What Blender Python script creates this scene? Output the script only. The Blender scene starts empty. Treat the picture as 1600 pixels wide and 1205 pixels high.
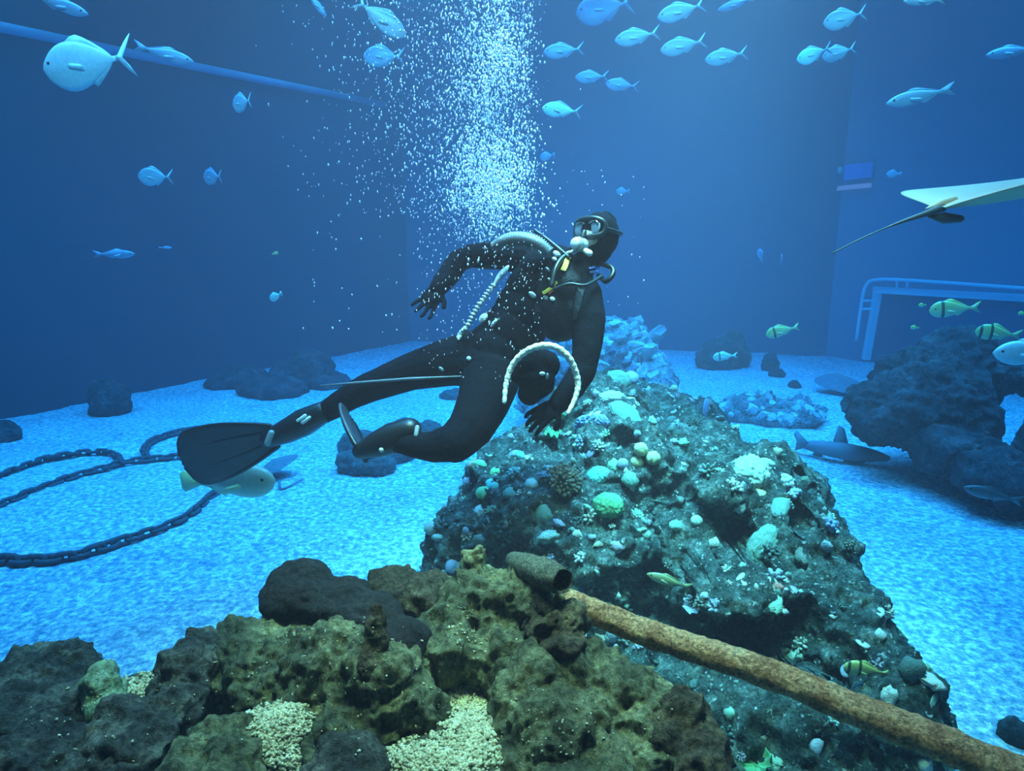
import bpy, bmesh, math, random
import numpy as np
from mathutils import Vector, Matrix
from mathutils.bvhtree import BVHTree

random.seed(7)
RNG = np.random.default_rng(7)
scene = bpy.context.scene
C = scene.collection

# ------------------------------------------------------------------ camera
CAMZ, PITCH, FPX = 1.8, math.radians(11.45), 1000.0
cam_data = bpy.data.cameras.new('camera')
cam_data.sensor_width = 36.0
cam_data.lens = 36.0 * FPX / 1600.0
cam_data.clip_start = 0.02
cam_data.clip_end = 100
cam = bpy.data.objects.new('camera', cam_data)
C.objects.link(cam)
cam.location = (0, 0, CAMZ)
cam.rotation_euler = (math.pi / 2 - PITCH, 0, 0)
scene.camera = cam
RIGHT = Vector((1, 0, 0))
FWD = Vector((0, math.cos(PITCH), -math.sin(PITCH)))
UP = Vector((0, math.sin(PITCH), math.cos(PITCH)))
EYE = Vector((0, 0, CAMZ))

# ------------------------------------------------------------------ world, colour management, lamps
scene.view_settings.view_transform = 'Standard'
scene.view_settings.look = 'None'
scene.view_settings.gamma = 1.0
scene.view_settings.use_curve_mapping = False
scene.view_settings.exposure = 0.0
scene.cycles.max_bounces = 5
scene.cycles.diffuse_bounces = 3
scene.cycles.glossy_bounces = 2
world = bpy.data.worlds.new('world')
scene.world = world
world.use_nodes = True
world.node_tree.nodes['Background'].inputs[0].default_value = (0.10, 0.35, 0.8, 1)
world.node_tree.nodes['Background'].inputs[1].default_value = 0.12


def area_lamp(name, loc, target, size, power, color, spread=180, sy=None):
    ld = bpy.data.lights.new(name, 'AREA')
    ld.shape = 'RECTANGLE'
    ld.size = size
    ld.size_y = sy or size
    ld.energy = power
    ld.color = color
    ld.spread = math.radians(spread)
    o = bpy.data.objects.new(name, ld)
    C.objects.link(o)
    o.location = loc
    o.rotation_euler = (Vector(target) - Vector(loc)).to_track_quat('-Z', 'Y').to_euler()
    return o


# rows of tank lamps hanging over the water
area_lamp('tank_lamp_front', (-2.2, 5.0, 6.9), (-2.2, 5.0, 0), 9.0, 800, (0.48, 0.58, 1.0), 92, 3.5)
area_lamp('tank_lamp_rear', (0.6, 9.2, 6.9), (0.6, 9.2, 0), 7.0, 700, (0.42, 0.58, 1.0), 100, 4.0)
area_lamp('tank_lamp_side', (4.6, 5.2, 6.9), (4.2, 5.4, 0), 3.0, 480, (0.48, 0.60, 1.0), 96, 5.0)
# unseen fill row added above the viewing window to brighten the fish sides
area_lamp('fish_side_fill', (0.0, 0.4, 5.6), (0.0, 7.0, 2.6), 5.0, 190, (0.85, 0.76, 1.0), 84, 0.6)
# unseen fill added to whiten the bubbles; warm display lamps over the rockwork behind the viewing window
area_lamp('plume_fill', (-0.15, 2.6, 5.4), (-0.15, 2.95, 1.5), 0.7, 30, (1.0, 0.74, 0.78), 30, 0.7)
area_lamp('rockwork_lamp', (0.0, 2.0, 3.7), (0.0, 1.85, 0.5), 2.4, 54, (1.0, 0.71, 0.41), 62, 0.3)
area_lamp('reef_lamp', (0.8, 2.7, 4.4), (0.75, 3.1, 0.4), 0.5, 48, (0.84, 1.0, 0.90), 46, 0.5)


# ------------------------------------------------------------------ positions: pixel of the photograph + depth -> place in the tank
def P(px, py, d):
    px, py, d = float(px), float(py), float(d)
    return EYE + d * (FWD + (px - 800.0) / FPX * RIGHT + (602.5 - py) / FPX * UP)


def S(px, py, z=0.0):
    dr = FWD + (px - 800.0) / FPX * RIGHT + (602.5 - py) / FPX * UP
    return EYE + dr * ((z - CAMZ) / dr.z)


# ------------------------------------------------------------------ numpy noise
def _hash(ix, iy, iz, seed):
    h = (ix.astype(np.uint32) * np.uint32(374761393) + iy.astype(np.uint32) * np.uint32(668265263)
         + iz.astype(np.uint32) * np.uint32(2147483647) + np.uint32((seed * 1274126177) % 4294967296))
    h = (h ^ (h >> np.uint32(13))) * np.uint32(1274126177)
    h = (h ^ (h >> np.uint32(15))) * np.uint32(2246822519)
    h = h ^ (h >> np.uint32(16))
    return h.astype(np.float64) / 4294967295.0


def vnoise(p, seed=0):
    f = np.floor(p)
    i = f.astype(np.int64)
    t = p - f
    t = t * t * t * (t * (t * 6 - 15) + 10)
    out = 0
    for dx in (0, 1):
        wx = t[:, 0] if dx else 1 - t[:, 0]
        for dy in (0, 1):
            wy = t[:, 1] if dy else 1 - t[:, 1]
            for dz in (0, 1):
                wz = t[:, 2] if dz else 1 - t[:, 2]
                out = out + wx * wy * wz * _hash(i[:, 0] + dx, i[:, 1] + dy, i[:, 2] + dz, seed)
    return out


def fbm(p, octaves=4, seed=0, gain=0.5):
    a, s, tot = 1.0, 0.0, 0.0
    for k in range(octaves):
        s = s + a * (vnoise(p * (2.03 ** k) + 17.3 * k, seed + k) - 0.5)
        tot += a
        a *= gain
    return 2 * s / tot


def ridged(p, octaves=3, seed=0):
    a, s, tot = 1.0, 0.0, 0.0
    for k in range(octaves):
        s = s + a * (1 - np.abs(2 * vnoise(p * (2.03 ** k) + 9.1 * k, seed + k) - 1))
        tot += a
        a *= 0.5
    return s / tot


def worley(p, seed=0):
    f = np.floor(p).astype(np.int64)
    best = np.full(len(p), 9.0)
    for dx in (-1, 0, 1):
        for dy in (-1, 0, 1):
            for dz in (-1, 0, 1):
                c = f + np.array([dx, dy, dz])
                jx = _hash(c[:, 0], c[:, 1], c[:, 2], seed + 1)
                jy = _hash(c[:, 0], c[:, 1], c[:, 2], seed + 2)
                jz = _hash(c[:, 0], c[:, 1], c[:, 2], seed + 3)
                d = (c[:, 0] + jx - p[:, 0]) ** 2 + (c[:, 1] + jy - p[:, 1]) ** 2 + (c[:, 2] + jz - p[:, 2]) ** 2
                best = np.minimum(best, d)
    return np.sqrt(best)


# ------------------------------------------------------------------ mesh helpers
def new_mesh(name, verts, faces, smooth=True):
    me = bpy.data.meshes.new(name)
    me.from_pydata([tuple(v) for v in verts], [], [tuple(f) for f in faces])
    me.update()
    if smooth:
        me.polygons.foreach_set('use_smooth', np.ones(len(me.polygons), dtype=bool))
    return me


def obj(name, me, material=None, parent=None, loc=None):
    o = bpy.data.objects.new(name, me)
    C.objects.link(o)
    if material is not None and me is not None and not me.materials:
        me.materials.append(material)
    if parent is not None:
        o.parent = parent
    if loc is not None:
        o.location = loc
    return o


def tag(o, label=None, cat=None, group=None, kind=None):
    if label:
        o['label'] = label
    if cat:
        o['category'] = cat
    if group:
        o['group'] = group
    if kind:
        o['kind'] = kind
    return o


def empty(name, loc):
    o = bpy.data.objects.new(name, None)
    C.objects.link(o)
    o.location = loc
    o.empty_display_size = 0.05
    return o


def ico(sub):
    bm = bmesh.new()
    bmesh.ops.create_icosphere(bm, subdivisions=sub, radius=1.0)
    v = np.array([x.co[:] for x in bm.verts])
    bm.verts.index_update()
    f = [[x.index for x in q.verts] for q in bm.faces]
    bm.free()
    return v, f


ICO = {k: ico(k) for k in (1, 2, 3, 4, 5)}


class MB:
    """collects shapes into one mesh"""

    def __init__(self):
        self.v, self.f, self.n = [], [], 0

    def add(self, v, f):
        v = np.asarray(v, dtype=float)
        self.v.append(v)
        self.f += [[i + self.n for i in q] for q in f]
        self.n += len(v)
        return self

    def ball(self, c, r, sub=2, rot=None):
        v, f = ICO[sub]
        r = np.array(r if hasattr(r, '__len__') else (r, r, r), dtype=float)
        q = v * r
        if rot is not None:
            q = q @ np.array(rot.to_3x3() if hasattr(rot, 'to_3x3') else rot).T
        return self.add(q + np.array(c[:]), f)

    def tube(self, pts, radii, n=10, caps=True, round_ends=False):
        pts = [Vector(p) for p in pts]
        if not hasattr(radii, '__len__'):
            radii = [radii] * len(pts)
        radii = list(radii)
        if round_ends:
            d0 = (pts[0] - pts[1]).normalized()
            d1 = (pts[-1] - pts[-2]).normalized()
            a, ra, b, rb = pts[0], radii[0], pts[-1], radii[-1]
            pre = [(a + d0 * ra * math.sin(t), ra * math.cos(t)) for t in (1.45, 1.1, 0.75, 0.38)]
            post = [(b + d1 * rb * math.sin(t), rb * math.cos(t)) for t in (0.38, 0.75, 1.1, 1.45)]
            pts = [x[0] for x in pre] + pts + [x[0] for x in post]
            radii = [x[1] for x in pre] + radii + [x[1] for x in post]
        vs, fs = [], []
        nrm = None
        for i, p in enumerate(pts):
            t = (pts[min(i + 1, len(pts) - 1)] - pts[max(i - 1, 0)]).normalized()
            if nrm is None:
                nrm = t.orthogonal().normalized()
            else:
                nrm = (nrm - t * nrm.dot(t))
                nrm = nrm.normalized() if nrm.length > 1e-6 else t.orthogonal().normalized()
            bn = t.cross(nrm)
            for k in range(n):
                a = 2 * math.pi * k / n
                vs.append(p + (nrm * math.cos(a) + bn * math.sin(a)) * radii[i])
        for i in range(len(pts) - 1):
            for k in range(n):
                k2 = (k + 1) % n
                fs.append([i * n + k, i * n + k2, (i + 1) * n + k2, (i + 1) * n + k])
        if caps:
            fs.append(list(range(n))[::-1])
            fs.append([(len(pts) - 1) * n + k for k in range(n)])
        return self.add([x[:] for x in vs], fs)

    def box(self, c, h, rot=None):
        v = np.array([(x, y, z) for x in (-1, 1) for y in (-1, 1) for z in (-1, 1)], float) * np.array(h)
        if rot is not None:
            v = v @ np.array(rot).T
        return self.add(v + np.array(c[:]), [[0, 1, 3, 2], [4, 6, 7, 5], [0, 4, 5, 1], [2, 3, 7, 6], [0, 2, 6, 4], [1, 5, 7, 3]])

    def mesh(self, name, smooth=True):
        return new_mesh(name, np.concatenate(self.v), self.f, smooth)

    def build(self, name, material, parent=None, smooth=True):
        return obj(name, self.mesh(name, smooth), material, parent)


def resample(pts, step):
    pts = [Vector(p) for p in pts]
    out, acc = [pts[0].copy()], 0.0
    for a, b in zip(pts, pts[1:]):
        L = (b - a).length
        pos = step - acc
        while pos <= L:
            out.append(a.lerp(b, pos / L))
            pos += step
        acc = L - (pos - step)
    return out


def catmull(pts, n=8):
    pts = [Vector(p) for p in pts]
    q = [2 * pts[0] - pts[1]] + pts + [2 * pts[-1] - pts[-2]]
    out = []
    for i in range(1, len(q) - 2):
        for k in range(n):
            t = k / n
            out.append(0.5 * ((2 * q[i]) + (q[i + 1] - q[i - 1]) * t + (2 * q[i - 1] - 5 * q[i] + 4 * q[i + 1] - q[i + 2]) * t * t
                              + (3 * q[i] - q[i - 1] - 3 * q[i + 1] + q[i + 2]) * t ** 3))
    out.append(pts[-1])
    return out


def remesh(mb, voxel, subdiv=0, smooth=0):
    """union of the collected shapes as one closed skin: returns verts, faces as numpy"""
    me = mb.mesh('tmp')
    o = bpy.data.objects.new('tmp', me)
    C.objects.link(o)
    m = o.modifiers.new('r', 'REMESH')
    m.mode = 'VOXEL'
    m.voxel_size = voxel
    if smooth:
        s = o.modifiers.new('s', 'SMOOTH')
        s.iterations = smooth
        s.factor = 0.5
    if subdiv:
        s = o.modifiers.new('u', 'SUBSURF')
        s.levels = s.render_levels = subdiv
    dg = bpy.context.evaluated_depsgraph_get()
    ev = o.evaluated_get(dg)
    m2 = ev.to_mesh()
    v = np.empty(len(m2.vertices) * 3)
    m2.vertices.foreach_get('co', v)
    v = v.reshape(-1, 3)
    f = [list(p.vertices) for p in m2.polygons]
    ev.to_mesh_clear()
    bpy.data.objects.remove(o)
    bpy.data.meshes.remove(me)
    return v, f


def normals(v, f):
    quads = np.array([q if len(q) == 4 else [q[0], q[1], q[2], q[2]] for q in f])
    n = np.cross(v[quads[:, 2]] - v[quads[:, 0]], v[quads[:, 3]] - v[quads[:, 1]])
    tri = quads[:, 2] == quads[:, 3]
    n[tri] = np.cross(v[quads[tri, 1]] - v[quads[tri, 0]], v[quads[tri, 2]] - v[quads[tri, 0]])
    vn = np.zeros_like(v)
    for k in range(4):
        np.add.at(vn, quads[:, k], n)
    return vn / np.maximum(np.linalg.norm(vn, axis=1, keepdims=True), 1e-9)


def rock_mesh(name, blobs, voxel, levels, subdiv=1, dents=(), seed=0, flat_z=None):
    """blobs: (centre, radii); levels: (kind, frequency, amplitude); dents: (centre, radii, direction)"""
    mb = MB()
    for c, r in blobs:
        mb.ball(c, r, 3, Matrix.Rotation(random.uniform(0, 3), 3, 'Z') if hasattr(r, '__len__') and abs(r[0] - r[1]) < 0.02 else None)
    v, f = remesh(mb, voxel, subdiv, 3)
    if dents and dents[0][0] == 'px':
        bv0 = BVHTree.FromPolygons([Vector(x) for x in v], f)
        todo = []
        for _, px, py, w, h, depth in dents:
            dr = (FWD + (px - 800.0) / FPX * RIGHT + (602.5 - py) / FPX * UP).normalized()
            loc = bv0.ray_cast(EYE, dr)[0]
            if loc is not None:
                k = (loc - EYE).dot(FWD) / FPX
                todo.append((loc, (w * k, depth, h * k), Vector((dr.x * .3, 1, -.1))))
        dents = todo
    for c, r, d in dents:
        c, d = np.array(c[:]), np.array(Vector(d).normalized()[:])
        q = (v - c) / np.array(r)
        inside = (q ** 2).sum(1) < 1
        dd = d / np.array(r)
        A = (dd ** 2).sum()
        B = (q[inside] * dd).sum(1)
        Cc = (q[inside] ** 2).sum(1) - 1
        t = (-B + np.sqrt(np.maximum(B * B - A * Cc, 0))) / A
        v[inside] += t[:, None] * d
    n = normals(v, f)
    disp = np.zeros(len(v))
    for i, (kind, fr, amp) in enumerate(levels):
        p = v * fr + seed * 3.7
        if kind == 'fbm':
            disp += amp * fbm(p, 4, seed + 11 * i)
        elif kind == 'ridge':
            disp += amp * (ridged(p, 3, seed + 11 * i) - 0.6)
        elif kind == 'lump':
            disp += amp * (0.55 - worley(p, seed + 11 * i))
        elif kind == 'pit':
            disp -= amp * np.clip(0.42 - worley(p, seed + 11 * i), 0, 1) * 2.4
        elif kind == 'streak':
            q = p.copy()
            q[:, 2] *= 0.22
            disp += amp * fbm(q, 3, seed + 11 * i)
    v = v + n * disp[:, None]
    if flat_z is not None:
        v[:, 2] = np.maximum(v[:, 2], flat_z)
    return new_mesh(name, v, f)


# ------------------------------------------------------------------ materials
def nodes_of(name):
    m = bpy.data.materials.new(name)
    m.use_nodes = True
    nt = m.node_tree
    return m, nt, nt.nodes['Principled BSDF']


def plain(name, col, rough=0.5, metal=0.0, spec=0.5, bump=0.0, bscale=60, var=0.25, vscale=12):
    m, nt, b = nodes_of(name)
    tc = nt.nodes.new('ShaderNodeTexCoord')
    nz = nt.nodes.new('ShaderNodeTexNoise')
    nz.inputs['Scale'].default_value = vscale
    nz.inputs['Detail'].default_value = 4
    nt.links.new(tc.outputs['Object'], nz.inputs['Vector'])
    mx = nt.nodes.new('ShaderNodeMix')
    mx.data_type = 'RGBA'
    mx.inputs['A'].default_value = (*[c * (1 - var) for c in col], 1)
    mx.inputs['B'].default_value = (*[min(1, c * (1 + var)) for c in col], 1)
    nt.links.new(nz.outputs['Fac'], mx.inputs['Factor'])
    nt.links.new(mx.outputs['Result'], b.inputs['Base Color'])
    b.inputs['Roughness'].default_value = rough
    b.inputs['Metallic'].default_value = metal
    b.inputs['Specular IOR Level'].default_value = spec
    if bump:
        n2 = nt.nodes.new('ShaderNodeTexNoise')
        n2.inputs['Scale'].default_value = bscale
        n2.inputs['Detail'].default_value = 5
        nt.links.new(tc.outputs['Object'], n2.inputs['Vector'])
        bp = nt.nodes.new('ShaderNodeBump')
        bp.inputs['Strength'].default_value = bump
        bp.inputs['Distance'].default_value = 0.02
        nt.links.new(n2.outputs['Fac'], bp.inputs['Height'])
        nt.links.new(bp.outputs['Normal'], b.inputs['Normal'])
    return m


def rocky(name, stops, scale=6, speck=None, speck_scale=70, speck_at=0.70, bump=0.6, bscale=35, rough=0.9, stretch=1.0, detail=8):
    """patchy stone: a ramp over noise, finer grain over it, optional specks of another colour"""
    m, nt, b = nodes_of(name)
    L = nt.links.new
    tc = nt.nodes.new('ShaderNodeTexCoord')
    mp = nt.nodes.new('ShaderNodeMapping')
    mp.inputs['Scale'].default_value = (1, 1, stretch)
    L(tc.outputs['Object'], mp.inputs['Vector'])
    n1 = nt.nodes.new('ShaderNodeTexNoise')
    n1.inputs['Scale'].default_value = scale
    n1.inputs['Detail'].default_value = detail
    n1.inputs['Roughness'].default_value = 0.68
    L(mp.outputs['Vector'], n1.inputs['Vector'])
    rp = nt.nodes.new('ShaderNodeValToRGB')
    el = rp.color_ramp.elements
    while len(el) < len(stops):
        el.new(0.5)
    for e, (pos, col) in zip(el, stops):
        e.position = pos
        e.color = (*col, 1)
    L(n1.outputs['Fac'], rp.inputs['Fac'])
    out = rp.outputs['Color']
    if speck:
        n3 = nt.nodes.new('ShaderNodeTexNoise')
        n3.inputs['Scale'].default_value = speck_scale
        n3.inputs['Detail'].default_value = 2
        L(tc.outputs['Object'], n3.inputs['Vector'])
        r3 = nt.nodes.new('ShaderNodeValToRGB')
        r3.color_ramp.elements[0].position = speck_at
        r3.color_ramp.elements[1].position = speck_at + 0.05
        L(n3.outputs['Fac'], r3.inputs['Fac'])
        mx = nt.nodes.new('ShaderNodeMix')
        mx.data_type = 'RGBA'
        L(r3.outputs['Color'], mx.inputs['Factor'])
        L(out, mx.inputs['A'])
        mx.inputs['B'].default_value = (*speck, 1)
        out = mx.outputs['Result']
    n4 = nt.nodes.new('ShaderNodeTexNoise')
    n4.inputs['Scale'].default_value = scale * 7
    n4.inputs['Detail'].default_value = 6
    n4.inputs['Roughness'].default_value = 0.7
    L(mp.outputs['Vector'], n4.inputs['Vector'])
    r4 = nt.nodes.new('ShaderNodeValToRGB')
    r4.color_ramp.elements[0].position = 0.36
    r4.color_ramp.elements[0].color = (0.22, 0.22, 0.22, 1)
    r4.color_ramp.elements[1].position = 0.62
    r4.color_ramp.elements[1].color = (1.35, 1.35, 1.35, 1)
    L(n4.outputs['Fac'], r4.inputs['Fac'])
    m4 = nt.nodes.new('ShaderNodeMix')
    m4.data_type = 'RGBA'
    m4.blend_type = 'MULTIPLY'
    m4.inputs['Factor'].default_value = 0.85
    L(out, m4.inputs['A'])
    L(r4.outputs['Color'], m4.inputs['B'])
    out = m4.outputs['Result']
    L(out, b.inputs['Base Color'])
    b.inputs['Roughness'].default_value = rough
    b.inputs['Specular IOR Level'].default_value = 0.25
    n2 = nt.nodes.new('ShaderNodeTexNoise')
    n2.inputs['Scale'].default_value = bscale
    n2.inputs['Detail'].default_value = 8
    n2.inputs['Roughness'].default_value = 0.7
    L(mp.outputs['Vector'], n2.inputs['Vector'])
    bp = nt.nodes.new('ShaderNodeBump')
    bp.inputs['Strength'].default_value = bump
    bp.inputs['Distance'].default_value = 0.07
    L(n2.outputs['Fac'], bp.inputs['Height'])
    L(bp.outputs['Normal'], b.inputs['Normal'])
    return m


def varied(name, cols, rough=0.8, bump=0.4, bscale=60):
    """each copy takes its own colour from the ramp"""
    m, nt, b = nodes_of(name)
    L = nt.links.new
    oi = nt.nodes.new('ShaderNodeObjectInfo')
    rp = nt.nodes.new('ShaderNodeValToRGB')
    rp.color_ramp.interpolation = 'CONSTANT'
    el = rp.color_ramp.elements
    while len(el) < len(cols):
        el.new(0.5)
    for i, (e, c) in enumerate(zip(el, cols)):
        e.position = i / len(cols)
        e.color = (*c, 1)
    L(oi.outputs['Random'], rp.inputs['Fac'])
    tc = nt.nodes.new('ShaderNodeTexCoord')
    nz = nt.nodes.new('ShaderNodeTexNoise')
    nz.inputs['Scale'].default_value = 3.0
    nz.inputs['Detail'].default_value = 5
    L(tc.outputs['Object'], nz.inputs['Vector'])
    mx = nt.nodes.new('ShaderNodeMix')
    mx.data_type = 'RGBA'
    mx.blend_type = 'MULTIPLY'
    mx.inputs['Factor'].default_value = 0.45
    L(rp.outputs['Color'], mx.inputs['A'])
    L(nz.outputs['Fac'], mx.inputs['B'])
    L(mx.outputs['Result'], b.inputs['Base Color'])
    b.inputs['Roughness'].default_value = rough
    n2 = nt.nodes.new('ShaderNodeTexNoise')
    n2.inputs['Scale'].default_value = bscale / 10
    n2.inputs['Detail'].default_value = 6
    L(tc.outputs['Object'], n2.inputs['Vector'])
    bp = nt.nodes.new('ShaderNodeBump')
    bp.inputs['Strength'].default_value = bump
    bp.inputs['Distance'].default_value = 0.1
    L(n2.outputs['Fac'], bp.inputs['Height'])
    L(bp.outputs['Normal'], b.inputs['Normal'])
    return m

# ================================================================== THE SETTING
# water that fills the tank: absorbs red first, scatters a little blue
wm = bpy.data.materials.new('tank_water')
wm.use_nodes = True
wn = wm.node_tree
wn.nodes.remove(wn.nodes['Principled BSDF'])
va = wn.nodes.new('ShaderNodeVolumeAbsorption')
va.inputs['Color'].default_value = (0.0, 0.79, 0.925, 1)
va.inputs['Density'].default_value = 0.285
vs = wn.nodes.new('ShaderNodeVolumeScatter')
vs.inputs['Color'].default_value = (1.0, 0.80, 0.94, 1)
vs.inputs['Density'].default_value = 0.0255
vs.inputs['Anisotropy'].default_value = 0.0
ad = wn.nodes.new('ShaderNodeAddShader')
wn.links.new(va.outputs[0], ad.inputs[0])
wn.links.new(vs.outputs[0], ad.inputs[1])
wn.links.new(ad.outputs[0], wn.nodes['Material Output'].inputs['Volume'])
wb = MB().box((0.5, 6.6, 2.95), (9.5, 7.6, 3.45)).build('water', wm, smooth=False)
tag(wb, 'clear blue water filling the whole tank', 'water', kind='structure')

# sand bed
WA, WB, WC, WD = S(-420, 735), S(640, 533), S(1290, 556), S(1900, 640)
gx, gy = np.meshgrid(np.linspace(-9, 9, 361), np.linspace(-0.5, 13.9, 289))
gp = np.stack([gx.ravel(), gy.ravel(), np.zeros(gx.size)], 1)
gz = 0.030 * fbm(gp * 1.1, 3, 3) + 0.012 * fbm(gp * np.array([3.0, 6.0, 1]), 3, 5)
gp[:, 2] = gz - 0.004
nx, ny = 361, 289
idx = np.arange(nx * ny).reshape(ny, nx)
gf = np.stack([idx[:-1, :-1], idx[:-1, 1:], idx[1:, 1:], idx[1:, :-1]], -1).reshape(-1, 4).tolist()
sm, nt, b = nodes_of('aquarium_sand')
L = nt.links.new
tc = nt.nodes.new('ShaderNodeTexCoord')
n1 = nt.nodes.new('ShaderNodeTexNoise')
n1.inputs['Scale'].default_value = 26
n1.inputs['Detail'].default_value = 5
n1.inputs['Roughness'].default_value = 0.75
L(tc.outputs['Object'], n1.inputs['Vector'])
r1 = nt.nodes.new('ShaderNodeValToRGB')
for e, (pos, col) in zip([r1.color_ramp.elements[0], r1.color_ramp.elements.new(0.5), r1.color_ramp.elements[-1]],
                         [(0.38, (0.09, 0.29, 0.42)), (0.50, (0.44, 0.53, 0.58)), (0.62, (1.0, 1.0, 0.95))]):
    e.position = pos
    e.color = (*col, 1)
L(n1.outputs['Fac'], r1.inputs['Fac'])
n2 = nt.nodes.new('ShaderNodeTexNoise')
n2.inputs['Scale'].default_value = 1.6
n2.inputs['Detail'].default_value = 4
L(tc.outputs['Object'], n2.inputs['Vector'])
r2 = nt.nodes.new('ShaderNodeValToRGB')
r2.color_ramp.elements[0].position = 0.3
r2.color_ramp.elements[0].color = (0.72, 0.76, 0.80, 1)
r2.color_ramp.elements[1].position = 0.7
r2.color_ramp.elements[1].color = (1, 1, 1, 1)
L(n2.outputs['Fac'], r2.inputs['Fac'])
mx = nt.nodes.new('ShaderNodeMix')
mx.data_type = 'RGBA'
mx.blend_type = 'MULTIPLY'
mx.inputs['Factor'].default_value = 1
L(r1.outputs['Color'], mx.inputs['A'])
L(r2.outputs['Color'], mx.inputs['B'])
L(mx.outputs['Result'], b.inputs['Base Color'])
b.inputs['Roughness'].default_value = 0.95
b.inputs['Specular IOR Level'].default_value = 0.1
n3 = nt.nodes.new('ShaderNodeTexNoise')
n3.inputs['Scale'].default_value = 30
n3.inputs['Detail'].default_value = 6
L(tc.outputs['Object'], n3.inputs['Vector'])
bp = nt.nodes.new('ShaderNodeBump')
bp.inputs['Strength'].default_value = 0.7
bp.inputs['Distance'].default_value = 0.05
L(n3.outputs['Fac'], bp.inputs['Height'])
L(bp.outputs['Normal'], b.inputs['Normal'])
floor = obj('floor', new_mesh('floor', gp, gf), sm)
tag(floor, 'pale sand bed lit blue across the tank floor', kind='structure')

# painted tank walls; dimmer left and brighter right light is put into the colours
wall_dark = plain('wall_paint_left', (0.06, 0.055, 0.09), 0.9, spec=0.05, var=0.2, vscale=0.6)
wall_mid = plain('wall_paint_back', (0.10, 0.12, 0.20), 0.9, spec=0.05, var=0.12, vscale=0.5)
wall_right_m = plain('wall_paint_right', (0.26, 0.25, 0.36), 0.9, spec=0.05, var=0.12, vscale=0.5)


def wall(name, a, b2, mat, label, h=6.6, t=0.2):
    a, b2 = Vector((a.x, a.y, 0)), Vector((b2.x, b2.y, 0))
    d = (b2 - a).normalized()
    n = Vector((-d.y, d.x, 0)) * t
    v = [(*p.xy, z) for z in (-0.2, h) for p in (a, b2, b2 + n, a + n)]
    me = new_mesh(name, v, [[0, 1, 5, 4], [1, 2, 6, 5], [2, 3, 7, 6], [3, 0, 4, 7], [4, 5, 6, 7], [3, 2, 1, 0]], False)
    return tag(obj(name, me, mat), label, kind='structure')


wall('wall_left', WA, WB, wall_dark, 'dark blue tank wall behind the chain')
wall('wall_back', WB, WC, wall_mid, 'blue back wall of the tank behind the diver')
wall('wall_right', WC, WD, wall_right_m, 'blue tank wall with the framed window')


def on_wall(px, py, a, b2, off=0.0):
    """where the sight line of that pixel meets the vertical wall a-b2"""
    dr = FWD + (px - 800.0) / FPX * RIGHT + (602.5 - py) / FPX * UP
    d = Vector((b2.x - a.x, b2.y - a.y, 0)).normalized()
    n = Vector((d.y, -d.x, 0))
    a0 = Vector((a.x, a.y, 0)) + n * off
    t = (a0 - EYE).dot(n) / dr.dot(n)
    return EYE + dr * t


# pale ledge running along the left wall near the surface
ledge_m = plain('ledge_paint', (0.34, 0.44, 0.56), 0.8, var=0.2, vscale=3)
mb = MB()
lp = [on_wall(-160, 18, WA, WB, 0.06), on_wall(0, 42, WA, WB, 0.06), on_wall(300, 92, WA, WB, 0.06), on_wall(600, 140, WA, WB, 0.06)]
zl = lp[1].z
for p in lp:
    p.z = 0.5 * p.z + 0.5 * (zl + (p - lp[1]).length * 0.03)
mb.tube(lp, 0.055, 8)
o = mb.build('trim_1', ledge_m)
tag(o, 'pale pipe-like ledge along the dark left wall', kind='structure')

# framed viewing window in the right wall
frame_m = plain('window_frame_paint', (0.80, 0.88, 1.0), 0.6, var=0.1)
dark_glass = plain('window_dark_pane', (0.02, 0.07, 0.15), 0.25, var=0.2, vscale=1)
w1 = empty('window_1', on_wall(1350, 565, WC, WD))
tag(w1, 'large viewing window with pale blue frame and outer rail', kind='structure')


def wp(px, py, off=0.05):
    return on_wall(px, py, WC, WD, off)


def child(mbo, name, m, parent, smooth=True):
    o = mbo.build(name, m, parent, smooth)
    o.matrix_parent_inverse = Matrix.Translation(-parent.location)
    return o


child(MB().tube([wp(1353, 562), wp(1372, 452)], 0.075, 4), 'frame_post', frame_m, w1, False)
child(MB().tube([wp(1366, 453), wp(1640, 468)], 0.075, 4), 'frame_head', frame_m, w1, False)
rail = catmull([wp(1338, 532, .2), wp(1346, 475, .2), wp(1353, 447, .2), wp(1372, 437, .2), wp(1450, 440, .2), wp(1660, 455, .2)], 6)
child(MB().tube(rail, 0.028, 8), 'rail', frame_m, w1)
for (a, b2) in (((1348, 470), (1368, 470)), ((1347, 483), (1366, 483)), ((1402, 438), (1401, 455)), ((1418, 439), (1417, 456))):
    child(MB().tube([wp(*a, .2), wp(*b2, .05)], 0.022, 6), 'rail_bracket', frame_m, w1)
pv = [wp(1360, 565, .02), wp(1374, 455, .02), wp(1660, 470, .02), wp(1660, 610, .02)]
bk = [p + Vector((0.02, 0.04, 0)) for p in pv]
pane = obj('pane', new_mesh('pane', [p[:] for p in pv + bk], [[0, 1, 2, 3], [4, 7, 6, 5], [0, 4, 5, 1], [1, 5, 6, 2], [2, 6, 7, 3], [3, 7, 4, 0]], False), dark_glass, w1)
pane.matrix_parent_inverse = Matrix.Translation(-w1.location)

# dim lit panel with a red bar, high on the right wall
sg = empty('lit_panel', wp(1340, 296, .05))
tag(sg, 'dim blue lit panel with a red bar on the right wall', 'sign')


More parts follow.
